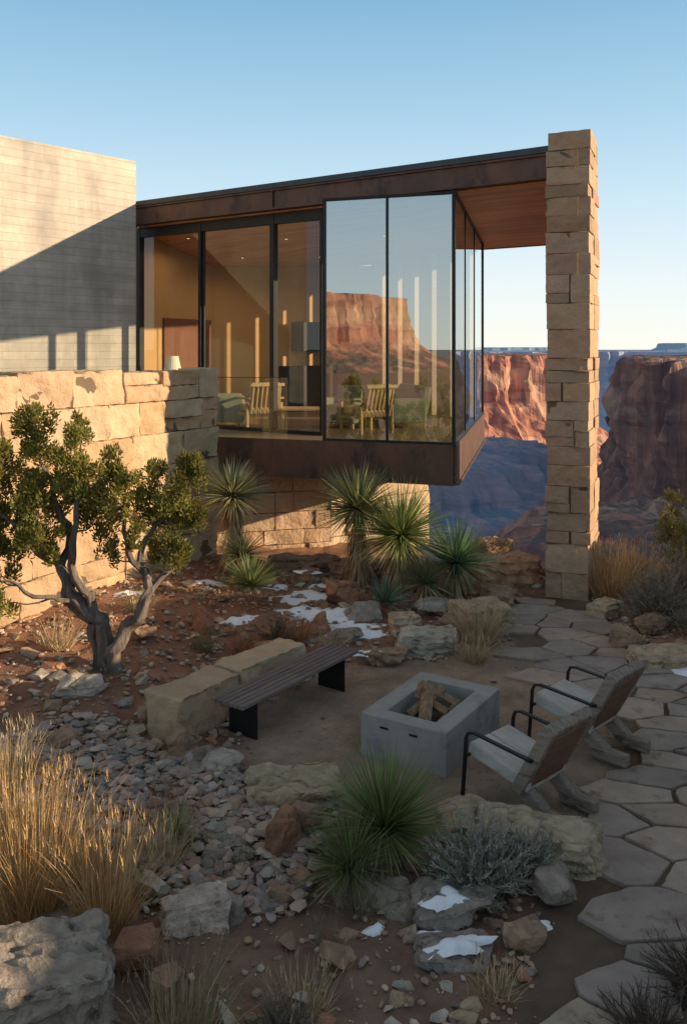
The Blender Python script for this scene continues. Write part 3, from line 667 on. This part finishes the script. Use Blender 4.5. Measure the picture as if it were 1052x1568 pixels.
# ------------------------------------------------------------------ flagstones
def clip(poly,m,nrm):
    out=[]
    for i in range(len(poly)):
        a,b=poly[i],poly[(i+1)%len(poly)]; da=(a-m).dot(nrm);db=(b-m).dot(nrm)
        if da<=0: out.append(a)
        if da*db<0: out.append(a+(b-a)*(da/(da-db)))
    return out
SX=1.4
seeds=[];rad_=[];tr=0
while tr<16000:
    tr+=1
    p=V((R.uniform(-.6,5.4)/SX,R.uniform(2.6,14.6)))
    if pdist(p.x*SX,p.y,PATH)>.7: continue
    md=R.choice([.20,.30,.55,.72]) if tr<3000 else .34
    if all((p-q).length>(md+rq)*.5+.05 for q,rq in zip(seeds,rad_)): seeds.append(p); rad_.append(md)
g=Geo()
for p0 in seeds:
    if pdist(p0.x*SX,p0.y,PATH)>-.02: continue
    poly=[p0+V((a,b)) for a,b in((-.8,-.8),(.8,-.8),(.8,.8),(-.8,.8))]
    for q in seeds:
        if q is p0 or (q-p0).length>1.7: continue
        nn=(q-p0).normalized(); poly=clip(poly,(p0+q)/2-nn*.009,nn)
        if len(poly)<3: break
    if len(poly)<3: continue
    poly=[V((q.x*SX+.10*noise.noise(V((q.x*2,q.y*2,0))),q.y+.10*noise.noise(V((q.x*2,q.y*2,8))))) for q in poly]
    if max(pdist(q.x,q.y,PATH) for q in poly)>.38: continue
    p=sum(poly,V((0,0)))/len(poly)
    P2=[]
    for i in range(len(poly)):
        a,b=poly[i],poly[(i+1)%len(poly)]; n=max(1,int((b-a).length/.07))
        nn=(b-a).normalized() if (b-a).length>1e-5 else V((1,0))
        for k in range(n):
            q=a+(b-a)*k/n
            sh=.0 if k else .006
            P2.append(q+(p-q)*sh*2+V((-nn.y,nn.x))*(abs(noise.noise(V((q.x*5,q.y*5,p.x))))*.035))
    if len(P2)<3: continue
    if min((q-p).length for q in P2)<.05: continue
    top=.028+R.uniform(0,.016); tx=R.uniform(-.018,.018);ty=R.uniform(-.018,.018)
    n=len(P2)
    def zz(q,e=0): return top+(q.x-p.x)*tx+(q.y-p.y)*ty+.004*noise.noise(V((q.x*5,q.y*5,0)))-e
    vs=[];
    for s,dz in((1,-.08),(1,-.008),(.985,0)): 
        for q in P2:
            w=p+(q-p)*s; vs.append((w.x,w.y,zz(w)+dz if dz>-.05 else -.06))
    for s in (.7,.35):
        for q in P2:
            w=p+(q-p)*s; vs.append((w.x,w.y,zz(w)+.005*noise.noise(V((w.x*4,w.y*4,3)))))
    vs.append((p.x,p.y,zz(p)))
    fs=[]
    for r in range(4):
        for i in range(n):
            j=(i+1)%n; fs.append((r*n+i,r*n+j,(r+1)*n+j,(r+1)*n+i))
    for i in range(n): fs.append((4*n+i,4*n+(i+1)%n,5*n))
    g.add(vs,fs,vary(R.choice([(.40,.33,.265),(.36,.30,.25),(.44,.355,.275),(.33,.285,.25),(.41,.325,.255)]),.12))
mk('flagstone_path',g,M_flag)

# ------------------------------------------------------------------ fire pit
pit=empty('concrete_fire_pit',(.91,9.08,.004)); pit.rotation_euler=(0,0,math.radians(58))
g=Geo(); L2,W2,h=.655,.465,.41; li,wi=.47,.27
def frame(g,z0,z1,L2,W2,li,wi,b=0):
    o=[(-L2,-W2),(L2,-W2),(L2,W2),(-L2,W2)];i=[(-li,-wi),(li,-wi),(li,wi),(-li,wi)]
    vs=[(*p,z0) for p in o]+[(*p,z1) for p in o]+[(*p,z1) for p in i]+[(*p,z0) for p in i]
    fs=[]
    for k in range(4):
        j=(k+1)%4; fs+=[(k,j,4+j,4+k),(4+k,4+j,8+j,8+k),(8+k,8+j,12+j,12+k)]
    g.add(vs,fs)
frame(g,-.03,h,L2,W2,li,wi); mk('body',g,M_pit,parent=pit,bevel=.01)
g=Geo(); obox(g,(0,0,.21),(li+.002,0,0),(0,wi+.002,0),(0,0,.02)); mk('ash_bed',g,M_ash,parent=pit)
g=Geo()
for y in(.2,-.12): obox(g,(-L2-.0015,y,.31),(.002,0,0),(0,.045,0),(0,0,.011))
mk('vent_slots',g,M_dark,parent=pit)
g=Geo()
for (a,b,w) in(((-.34,-.08,.3),(.12,.1,.50),.07),((-.22,.16,.28),(.2,-.02,.46),.062),((.28,-.16,.27),(-.02,.14,.53),.066),((-.3,-.2,.27),(.3,-.14,.3),.05),((-.05,-.2,.32),(.05,.2,.4),.055)):
    a=V(a);b=V(b); u=(b-a)/2; s=u.normalized().cross(V((0,0,1))).normalized(); t=s.cross(u.normalized())
    pts=[]
    for e in(-1,1):
        for q,r in((0,1.1),(.9,.2),(.55,-.7),(-.6,-.6),(-.95,.25)): pts.append((a+b)/2+u*e+s*q*w+t*r*w)
    g.add(pts,[(4,3,2,1,0),(5,6,7,8,9)]+[(i,(i+1)%5,5+(i+1)%5,5+i) for i in range(5)])
mk('firewood',g,M_char,parent=pit,bevel=.004)

# ------------------------------------------------------------------ bench
bn=empty('slatted_bench',(-.59,9.83,.0)); bn.rotation_euler=(0,0,math.radians(55))
g=Geo()
for k in range(6): obox(g,(0,-.185+k*.074,.405),(1.03,0,0),(0,.031,0),(0,0,.018))
mk('seat_slats',g,M_bench,parent=bn,bevel=.004)
g=Geo()
for x in(-.78,.78):
    obox(g,(x,0,.19),(.008,0,0),(0,.19,0),(0,0,.19)); 
    obox(g,(x,0,.378),(.05,0,0),(0,.195,0),(0,0,.006))
for y in(-.15,.15): obox(g,(0,y,.372),(.95,0,0),(0,.015,0),(0,0,.014))
mk('steel_legs',g,M_dark,parent=bn,bevel=.002)
g=Geo(); dr=V((.574,.819,0));pp=V((.819,-.574,0))
block(g,V((-1.58,9.50,.19)),dr,-pp,V((0,0,1)),.95,.46,.50,(.50,.36,.235),.06,.012,.045)
block(g,V((-.98,10.42,.20)),dr,-pp,V((0,0,1)),1.15,.42,.48,(.54,.40,.265),.06,.012,.045)
mk('hewn_stone_seat',g,M_stone,smooth=True)

# ------------------------------------------------------------------ chairs
def patio_chair(loc,rot):
    e=empty('timber_lounge_chair',loc); e.rotation_euler=(0,0,rot); e.scale=(1.03,1.03,1.02)
    g=Geo()
    def plank(y0,z0,y1,z1,th,x0,x1,gg):
        a=V((0,y0,z0));b=V((0,y1,z1));u=(b-a)/2;n=V((0,-u.z,u.y)).normalized()
        obox(gg,(a+b)/2+V(((x0+x1)/2,0,0)),((x1-x0)/2,0,0),u,n*th/2)
    for k in range(2):
        x=-.28+k*.28; plank(-.38,.39,.24,.27,.12,x+.003,x+.277,g)
    mk('seat_planks',g,M_seat,parent=e,bevel=.016); g=Geo()
    for x in(-.31,.23): 
        plank(.13,.20,.47,.82,.11,x,x+.08,g)
    for x in(-.26,.16):
        plank(.02,.32,.36,.06,.13,x,x+.10,g); plank(.24,.055,.58,.055,.11,x,x+.10,g)
    plank(.435,.76,.468,.825,.10,-.228,.228,g)
    mk('timber',g,M_wood,parent=e,bevel=.014)
    g=Geo(); plank(.20,.26,.462,.752,.07,-.228,.228,g); mk('backrest',g,M_woodd,parent=e,bevel=.008)
    g=Geo()
    for x in(-.335,.335):
        P_=[V((x,-.40,0)),V((x,-.36,.50)),V((x,-.33,.56)),V((x,-.27,.572)),V((x,.30,.53))]
        for a,b in zip(P_[:-1],P_[1:]):
            u=(b-a)/2; n=V((0,-u.z,u.y)).normalized(); obox(g,(a+b)/2,(.02,0,0),u*1.04,n*.009)
        obox(g,(x*.93,-.365,.345),(.03,0,0),(0,.012,0),(0,0,.012))
        obox(g,(x*.96,.30,.525),(.022,0,0),(0,.02,0),(0,0,.012))
    mk('steel_arms',g,M_dark,parent=e,bevel=.002)
f1=math.atan2(.55,-.83)+math.pi/2-math.radians(14)
patio_chair((1.60,7.88,.02),f1); patio_chair((2.42,8.98,.04),f1+.05)

# ------------------------------------------------------------------ plants
def blade(g,base,dr,L,w,col,droop=.15,seg_=3,twist=None,tip=.08):
    dr=V(dr).normalized(); side=dr.cross(V((0,0,1)))
    if side.length<.05: side=V((1,0,0))
    side.normalize()
    if twist is not None: side=Matrix.Rotation(twist,3,dr)@side
    vs=[];p=V(base)
    for i in range(seg_+1):
        t=i/seg_; ww=w*((1-t)**.7*(1-tip)+tip)
        if i==0: ww*=.8
        vs+= [p-side*ww/2,p+side*ww/2]
        dr=(dr+V((0,0,-droop/seg_*(1+t)))).normalized(); p=p+dr*L/seg_
    g.add(vs,[(2*i,2*i+1,2*i+3,2*i+2) for i in range(seg_)],col)
def yucca(name,x,y,zc,r,n=300,trunk=True,green=(.10,.14,.05),blue=0,seed=0,dead=80,w=.022):
    rr=random.Random(seed); g=Geo(); z0=gz(x,y); c=V((x,y,z0+zc))
    if trunk:
        tube(g,[(x+.03,y,z0-.05),(x,y,z0+zc*.5),(x,y,z0+zc)],[.11,.085,.07],n=8,col=(.2,.14,.09))
        for i in range(int(dead*4.0)):
            t=rr.random(); h=z0+zc*(.18+.85*t); a=rr.uniform(0,6.3); rad=.07
            col=vary(rr.choice([(.44,.31,.17),(.36,.25,.14),(.52,.40,.23)]),.2,rr)
            blade(g,(x+rad*math.cos(a),y+rad*math.sin(a),h),(math.cos(a),math.sin(a),rr.uniform(-1.8,-.5)),r*rr.uniform(.4,.75),w,col,droop=.8)
    for i in range(n):
        a=rr.uniform(0,6.283); el=math.asin(rr.uniform(-.35,1)) if trunk else math.asin(rr.uniform(-.02,1))
        d_=V((math.cos(a)*math.cos(el),math.sin(a)*math.cos(el),math.sin(el)))
        k=rr.random(); col=tuple(green[j]*(.8+1.1*k) for j in range(3))
        if el<.1 and rr.random()<.45: col=vary((.42,.34,.18),.2,rr)
        blade(g,c+d_*.04,d_,r*rr.uniform(.8,1.08),w*rr.uniform(.8,1.2),col,droop=rr.uniform(.02,.25),twist=rr.uniform(-.6,.6))
    mk(name,g,M_blade)
yucca('yucca',-1.87,15.0,1.32,.68,640,green=(.27,.28,.15),seed=1,w=.026)
yucca('yucca',-1.40,13.4,.30,.52,300,trunk=False,green=(.13,.16,.06),seed=2)
yucca('yucca',-1.62,14.2,.55,.5,200,green=(.11,.13,.06),seed=22,dead=20)
yucca('yucca',.24,14.7,1.28,.82,720,green=(.18,.20,.09),seed=3,w=.027)
yucca('yucca',.92,14.2,.92,.90,780,green=(.17,.21,.065),seed=4,w=.027)
yucca('yucca',1.78,14.1,.5,.76,560,green=(.10,.17,.085),seed=5,dead=30)
yucca('yucca',.62,13.2,.1,.42,120,trunk=False,green=(.12,.18,.12),seed=6,w=.035)
yucca('yucca',1.25,13.6,.3,.5,200,green=(.12,.14,.07),seed=16,dead=30)
yucca('yucca',.32,6.95,.22,.62,680,trunk=False,green=(.115,.155,.05),seed=7,w=.015)
yucca('yucca',.05,6.6,.14,.42,340,trunk=False,green=(.12,.135,.05),seed=8,w=.013)
yucca('yucca',-1.36,7.15,.05,.3,120,trunk=False,green=(.15,.15,.06),seed=9,w=.012)
def grass(name,x,y,h,r,n,col,seed,spread=.6,w=.005,droop=.5):
    rr=random.Random(seed); g=Geo()
    for i in range(n):
        a=rr.uniform(0,6.283); q=rr.random()**.6*r; bx,by=x+q*math.cos(a),y+q*math.sin(a)
        tilt=spread*rr.random()**1.2
        a2=a+rr.uniform(-.8,.8)
        d_=(math.cos(a2)*tilt,math.sin(a2)*tilt,1)
        blade(g,(bx,by,gz(x,y)-.01),d_,h*rr.uniform(.35,1.1),w*rr.uniform(.7,1.3),vary(rr.choice(col),.22,rr),droop=droop*rr.uniform(.2,1.3),seg_=4,twist=rr.uniform(-1.5,1.5),tip=.15)
        if rr.random()<.12:
            p=V((bx,by,gz(x,y)))+V(d_).normalized()*h*.9
            for k in range(4): blade(g,p+V((0,0,-.02*k)),(rr.uniform(-.4,.4),rr.uniform(-.4,.4),1),.05,.008,col[0],droop=.2,seg_=1)
    mk(name,g,M_blade)
GOLD=[(.60,.39,.17),(.50,.30,.12),(.68,.49,.25),(.40,.23,.10)];STRAW=[(.56,.43,.26),(.47,.36,.21),(.40,.30,.17)];RUST=[(.38,.19,.10),(.44,.24,.12),(.31,.16,.08)]
DRK=[(.22,.19,.11),(.17,.155,.085),(.31,.24,.14)]
grass('dry_grass',-2.22,6.3,.98,.24,800,GOLD,1,.6); grass('dry_grass',-1.62,6.1,.78,.17,560,GOLD,2,.6); grass('dry_grass',-1.42,6.85,.42,.15,420,STRAW,3,.9)
grass('dry_grass',-2.6,6.9,.85,.2,500,GOLD,14,.65); grass('dry_grass',-1.95,6.7,.5,.15,320,STRAW,15,.8)
grass('dry_grass',-1.45,7.5,.36,.12,260,RUST,4,.8); grass('dry_grass',-3.05,8.1,.6,.18,420,STRAW,5,.7); grass('dry_grass',-.95,5.15,.5,.2,420,DRK+STRAW,6,.9)
grass('dry_grass',1.86,12.1,.62,.22,620,STRAW,7,.9,w=.008); grass('dry_grass',1.68,11.4,.36,.16,340,STRAW,8,1.1,w=.007); grass('dry_grass',-.67,12.1,.36,.18,320,RUST,9,1.0,w=.008)
grass('dry_grass',-1.3,11.8,.3,.15,240,RUST,10,1.1,w=.008); grass('dry_grass',-1.85,11.7,.28,.15,220,DRK,11,1.1,w=.008); grass('dry_grass',4.25,14.3,.95,.3,760,GOLD,12,.8,w=.009)
grass('dry_grass',4.9,14.9,.8,.3,560,GOLD,13,.8,w=.009); grass('dry_grass',-.85,6.75,.22,.1,140,DRK,17,.9); grass('dry_grass',.1,6.35,.3,.15,220,DRK,18,1.0)
grass('dry_grass',-.25,5.35,.3,.15,200,STRAW,19,1.0); grass('dry_grass',-.15,11.7,.28,.14,220,STRAW,20,1.0,w=.008);grass('dry_grass',-2.9,12.6,.35,.14,200,DRK,21,1.0,w=.008)
grass('dry_grass',.95,5.5,.22,.12,160,STRAW,22,1.0); grass('dry_grass',-.1,5.9,.16,.08,90,DRK,23,1.1); grass('dry_grass',-3.6,11.2,.4,.16,240,STRAW,24,.9,w=.008)
def shrub(name,x,y,h,r,n,lc,tc,seed,leaf=.022,lw=.006,nl=22):
    rr=random.Random(seed); g=Geo(); z0=gz(x,y)
    for i in range(n):
        a=rr.uniform(0,6.283); el=math.asin(rr.uniform(.05,1)**.8)
        d_=V((math.cos(a)*math.cos(el)*r,math.sin(a)*math.cos(el)*r,math.sin(el)*h))*rr.uniform(.65,1.08)
        p0=V((x+rr.uniform(-.06,.06),y+rr.uniform(-.06,.06),z0)); bend=V((rr.uniform(-.1,.1),rr.uniform(-.1,.1),rr.uniform(-.02,.1)))*r
        pts=[p0+d_*t+bend*math.sin(t*3.1)+V((rr.gauss(0,.006),rr.gauss(0,.006),0)) for t in(0,.33,.66,1)]
        tube(g,pts,[.009,.006,.004,.002],n=3,col=vary(tc,.2,rr),cap=False)
        for k in range(nl):
            t=rr.uniform(.35,1.0); q=p0+d_*t+bend*math.sin(t*3.1)
            ld=(d_.normalized()+V((rr.uniform(-1,1),rr.uniform(-1,1),rr.uniform(-.4,1)))*.9)
            blade(g,q,ld,leaf*rr.uniform(.7,1.8),lw,vary(lc,.25,rr),droop=.1,seg_=1,twist=rr.uniform(-1.5,1.5),tip=.5)
    mk(name,g,M_blade)
SAGE=(.40,.40,.34)
shrub('sagebrush',1.0,6.55,.55,.46,250,SAGE,(.26,.22,.18),1,nl=34,lw=.008)
shrub('sagebrush',1.34,6.7,.42,.34,150,SAGE,(.26,.22,.18),2,nl=30,lw=.008)
shrub('sagebrush',4.55,12.9,.85,.62,260,(.28,.25,.19),(.2,.16,.12),3,leaf=.04,lw=.011,nl=20)
shrub('sagebrush',5.3,13.9,.9,.6,220,(.30,.25,.17),(.22,.17,.12),4,leaf=.04,lw=.011,nl=18)
shrub('sagebrush',5.0,12.3,.6,.5,160,(.24,.21,.16),(.16,.13,.1),5,leaf=.035,lw=.01,nl=18)
shrub('dark_shrub',2.2,5.45,.45,.4,150,(.14,.11,.08),(.11,.075,.06),6,nl=16)
shrub('dark_shrub',1.75,5.05,.35,.35,120,(.14,.11,.08),(.11,.075,.06),7,nl=16)
shrub('sagebrush',-.35,5.15,.25,.25,70,(.2,.18,.13),(.14,.11,.08),8,nl=14)
shrub('dark_shrub',-.9,11.95,.4,.35,80,(.16,.12,.07),(.16,.11,.07),9,leaf=.035,lw=.009,nl=14)
def foliage(g,c,r,n,rr,stretch=1.3,s=1.0,base=(.25,.245,.065)):
    c=V(c); ccol=rr.uniform(.75,1.25)
    lobes=[(c+V((rr.uniform(-1,1)*r*.72,rr.uniform(-1,1)*r*.72,rr.uniform(-.75,1)*r*stretch*.8)),r*rr.uniform(.22,.42)) for _ in range(10)]
    for i in range(n):
        lc,lr=lobes[i%10]
        d_=V((rr.gauss(0,1),rr.gauss(0,1),rr.gauss(0,1))).normalized(); p=lc+V((d_.x,d_.y,d_.z*1.55))*lr*rr.random()**.45
        up=(d_*.8+V((0,0,.9))+V((rr.gauss(0,.3),rr.gauss(0,.3),rr.gauss(0,.3)))).normalized()
        k=ccol*rr.uniform(.6,1.5); col=(base[0]*k*rr.uniform(.9,1.25),base[1]*k,base[2]*k)
        L=.05*s*rr.uniform(.6,1.5); w=.017*s; a=up.cross(V((rr.random(),rr.random(),rr.random()))).normalized(); b=up.cross(a)
        for q in(a,b):
            g.add([p,p+up*L*.45+q*w*.6,p+up*L,p+up*L*.45-q*w*.6],[(0,1,2,3)],col)
def wiggle(pts,rr,n=4,a=.04):
    out=[]
    for p,q in zip(pts[:-1],pts[1:]):
        for k in range(n):
            t=k/n; w=V(p)*(1-t)+V(q)*t; out.append(w+V((noise.noise(w*4)*a,noise.noise(w*4+V((9,0,0)))*a,noise.noise(w*4+V((0,9,0)))*a)))
    out.append(V(pts[-1])); return out
def juniper(name,bx,by,limbs,clusters,scale,seed,dens=1.0,yj=.35,rs=.7):
    rr=random.Random(seed); e=empty(name,(bx,by,gz(bx,by)-.03)); g=Geo(); gf=Geo(); ends=[]
    for L in limbs:
        pts=[((u)/scale,yy,(w)/scale) for u,w,yy,_ in L]; rad=[r*rs for *_,r in L]
        P_=wiggle(pts,rr,5,.09); n=len(P_); R_=[]
        for i in range(n):
            t=i/(n-1)*(len(rad)-1); k=min(int(t),len(rad)-2); R_.append(rad[k]+(rad[k+1]-rad[k])*(t-k))
        tube(g,P_,R_,n=16,ridge=.28); ends+=P_[len(P_)//3:]
    for u,w,r in clusters:
        c=V((u/scale,rr.uniform(-yj,yj),w/scale)); r=r/scale
        q=min(ends,key=lambda p:(p-c).length+ (0.5 if p.z>c.z else 0))
        pts=wiggle([q,(q+c)/2+V((0,0,-.04)),c],rr,3,.06); tube(g,pts,[.016+(.004-.016)*i/(len(pts)-1) for i in range(len(pts))],n=5)
        for k in range(5):
            t=c+V((rr.uniform(-1,1),rr.uniform(-1,1),rr.uniform(-.3,1)))*r; tube(g,[pts[-2],(pts[-2]+t)/2+V((0,0,.02)),t],[.006,.004,.002],n=3,cap=False)
        foliage(gf,c,r,int(1050*dens*(r/.25)**1.6),rr)
    mk('trunk_and_limbs',g,M_bark,parent=e,smooth=True); mk('foliage',gf,M_leaf,parent=e)
def U(x,y): return x-165,1045-y
limbs=[[(0,-12,0,.17),(-8,45,0,.13),(-15,78,.0,.12),(-55,115,.05,.10),(-80,155,.1,.08),(-115,195,.0,.06),(-145,235,-.1,.03)],
 [(-5,-12,.04,.13),(-20,40,.06,.10),(-25,78,.05,.08),(-60,110,.1,.07),(-78,150,.1,.05)],
 [(-78,150,.1,.07),(-68,215,.15,.055),(-95,285,.1,.035),(-115,345,.1,.015)],
 [(-15,75,0,.09),(-50,165,-.05,.06),(-40,245,-.1,.045),(-35,325,-.1,.015)],
 [(5,-12,0,.13),(12,45,-.03,.11),(50,85,-.08,.085),(70,125,-.05,.07),(50,155,0,.06),(55,205,.05,.045),(95,255,.1,.02)],
 [(52,155,0,.05),(30,200,-.1,.035),(25,275,-.15,.015)],[(70,125,-.05,.05),(95,160,.1,.03),(118,200,.15,.012)],
 [(-40,105,.05,.05),(-90,120,-.2,.035),(-150,150,-.35,.015)],[(0,5,0,.09),(-40,12,-.15,.05),(-80,6,-.3,.02)]]
cl=[(50,690,32),(28,725,30),(62,735,34),(130,700,28),(118,738,30),(150,755,32),(98,795,38),(58,815,34),(18,840,30),(2,900,28),(140,825,30),(186,730,22),(203,758,26),(190,800,26),(225,795,24),(262,765,32),(292,752,28),(288,800,30),(254,815,32),(270,858,28),(238,872,22),(165,868,18),(38,775,30),(86,855,26),(-15,780,28),(-20,850,30),(10,930,24),(45,665,20),(128,672,16),(298,728,20),(110,770,26),(240,745,16),(75,770,26),(-5,810,28),(215,835,20)]
juniper('juniper_tree',-2.83,10.65,limbs,[(*U(x,y),r*1.06) for x,y,r in cl],127.5,5,dens=1.0)
def simplejun(x,y,h,seed,r=1.0):
    rr=random.Random(seed)
    lb=[[(0,-5,0,.09),(-8,h*30,0,.07),(5,h*60,.05,.05),(0,h*92,0,.015)],[(-5,h*20,0,.06),(-35*r,h*45,.2,.04),(-40*r,h*70,.3,.015)],[(-5,h*25,0,.06),(35*r,h*50,-.2,.04),(42*r,h*75,-.3,.015)]]
    c=[(rr.uniform(-50,50)*r,rr.uniform(25,100)*h,rr.uniform(18,30)) for _ in range(int(16*h**.5))]
    juniper('juniper_tree',x,y,lb,c,100,seed,dens=.45,yj=.5*r)
simplejun(6.15,15.6,1.5,31); simplejun(-5.6,3.6,3.0,32,1.3); simplejun(-4.6,1.8,2.6,33,1.2)

# ------------------------------------------------------------------ snow
def snow(x,y,rx,ry,rot,seed,h=.05,zo=0):
    g=Geo(); n=40; rows=7; c,s=math.cos(rot),math.sin(rot); vs=[]
    for k in range(rows):
        t=1-k/rows
        for i in range(n):
            a=2*math.pi*i/n; m=1+.6*noise.noise(V((math.cos(a)*1.6,math.sin(a)*1.6,seed)))+.35*noise.noise(V((math.cos(a)*5,math.sin(a)*5,seed)))
            lx,ly=math.cos(a)*rx*m*t,math.sin(a)*ry*m*t; X=x+lx*c-ly*s;Y=y+lx*s+ly*c
            z=gz(X,Y)+zo-.012+h*(1-t**3)+(.012*noise.noise(V((X*9,Y*9,seed))))*(k>0)
            vs.append((X,Y,z))
    vs.append((x,y,gz(x,y)+zo-.01+h))
    fs=[(k*n+i,k*n+(i+1)%n,(k+1)*n+(i+1)%n,(k+1)*n+i) for k in range(rows-1) for i in range(n)]+[((rows-1)*n+i,(rows-1)*n+(i+1)%n,rows*n) for i in range(n)]
    g.add(vs,fs); return g
S=Geo()
for i,(x,y,a,b,r) in enumerate([(-.55,13.9,.6,.28,.1),(-.1,13.0,.65,.3,-.15),(.05,12.5,.5,.24,.1),(-.75,13.2,.3,.17,.4),(-2.2,14.3,.3,.12,.2),(-.3,14.5,.35,.14,0),(.45,11.6,.3,.13,.1),(-1.1,14.4,.22,.1,0),(4.3,11.0,.4,.16,.1),(-3.2,13.3,.3,.12,.6),(.35,12.3,.35,.16,0),(-.4,12.9,.3,.14,.3),(.62,6.05,.16,.07,.2),(1.35,6.15,.12,.05,.1),(.2,6.1,.10,.05,.3),(-1.5,12.7,.25,.1,.2)]):
    q=snow(x,y,a,b,r,i); S.add([V(v) for v in q.v],q.f)
for i,(x,y,a,b,r,zo) in enumerate([(.70,6.24,.19,.11,.1,.155),(.76,5.84,.22,.09,.25,.10),(.38,11.3,.24,.11,0,.13),(-.6,14.65,.2,.12,0,.2)]):
    q=snow(x,y,a,b,r,i+40,h=.05,zo=zo); S.add([V(v) for v in q.v],q.f)
mk('snow_patches',S,M_snow,smooth=True)

# ------------------------------------------------------------------ light / sky / camera
el=math.radians(14); az=math.radians(97)
w=bpy.data.worlds.new('World'); sc.world=w; w.use_nodes=True; N=w.node_tree.nodes; L=w.node_tree.links
sky=N.new('ShaderNodeTexSky'); sky.sky_type='NISHITA'; sky.sun_disc=False; sky.sun_elevation=el; sky.sun_rotation=az; sky.altitude=1500; sky.air_density=1.0; sky.dust_density=.4; sky.ozone_density=1.5
bg=N['Background']; bg.inputs[1].default_value=.15
tc=N.new('ShaderNodeTexCoord'); sp=N.new('ShaderNodeSeparateXYZ'); L.new(tc.outputs['Generated'],sp.inputs[0])
cr=N.new('ShaderNodeValToRGB'); e=cr.color_ramp.elements
e[0].position=0; e[0].color=(.94,.93,.87,1); e[1].position=1; e[1].color=(.30,.30,.31,1)
for p_,c in((.07,(.84,.90,.91)),(.16,(.62,.80,.90)),(.26,(.40,.64,.81)),(.38,(.22,.46,.67)),(.55,(.25,.33,.41))):
    x=e.new(p_); x.color=(*c,1)
L.new(sp.outputs[2],cr.inputs[0])
sc1=N.new('ShaderNodeMix'); sc1.data_type='RGBA'; sc1.blend_type='MULTIPLY'; sc1.inputs[0].default_value=1; L.new(cr.outputs[0],sc1.inputs[6]); sc1.inputs[7].default_value=(7.4,7.4,7.4,1)
mx=N.new('ShaderNodeMix'); mx.data_type='RGBA'; mx.inputs[0].default_value=.84; L.new(sky.outputs[0],mx.inputs[6]); L.new(sc1.outputs[2],mx.inputs[7])
L.new(mx.outputs[2],bg.inputs[0])
sl=bpy.data.lights.new('sun','SUN'); sl.energy=7.6; sl.angle=math.radians(.5); sl.color=(1,.77,.51)
so=bpy.data.objects.new('sun',sl); sc.collection.objects.link(so)
sv=V((math.sin(az)*math.cos(el),math.cos(az)*math.cos(el),math.sin(el))); so.rotation_euler=sv.to_track_quat('Z','Y').to_euler()
cam=bpy.data.cameras.new('camera'); co=bpy.data.objects.new('camera',cam); sc.collection.objects.link(co); sc.camera=co
co.location=(0,0,4); co.rotation_euler=(math.radians(90),0,0); cam.lens=31.18; cam.sensor_width=36; cam.shift_y=-.1588; cam.clip_end=40000
sc.view_settings.view_transform='Standard'; sc.view_settings.look='None'; sc.view_settings.exposure=0
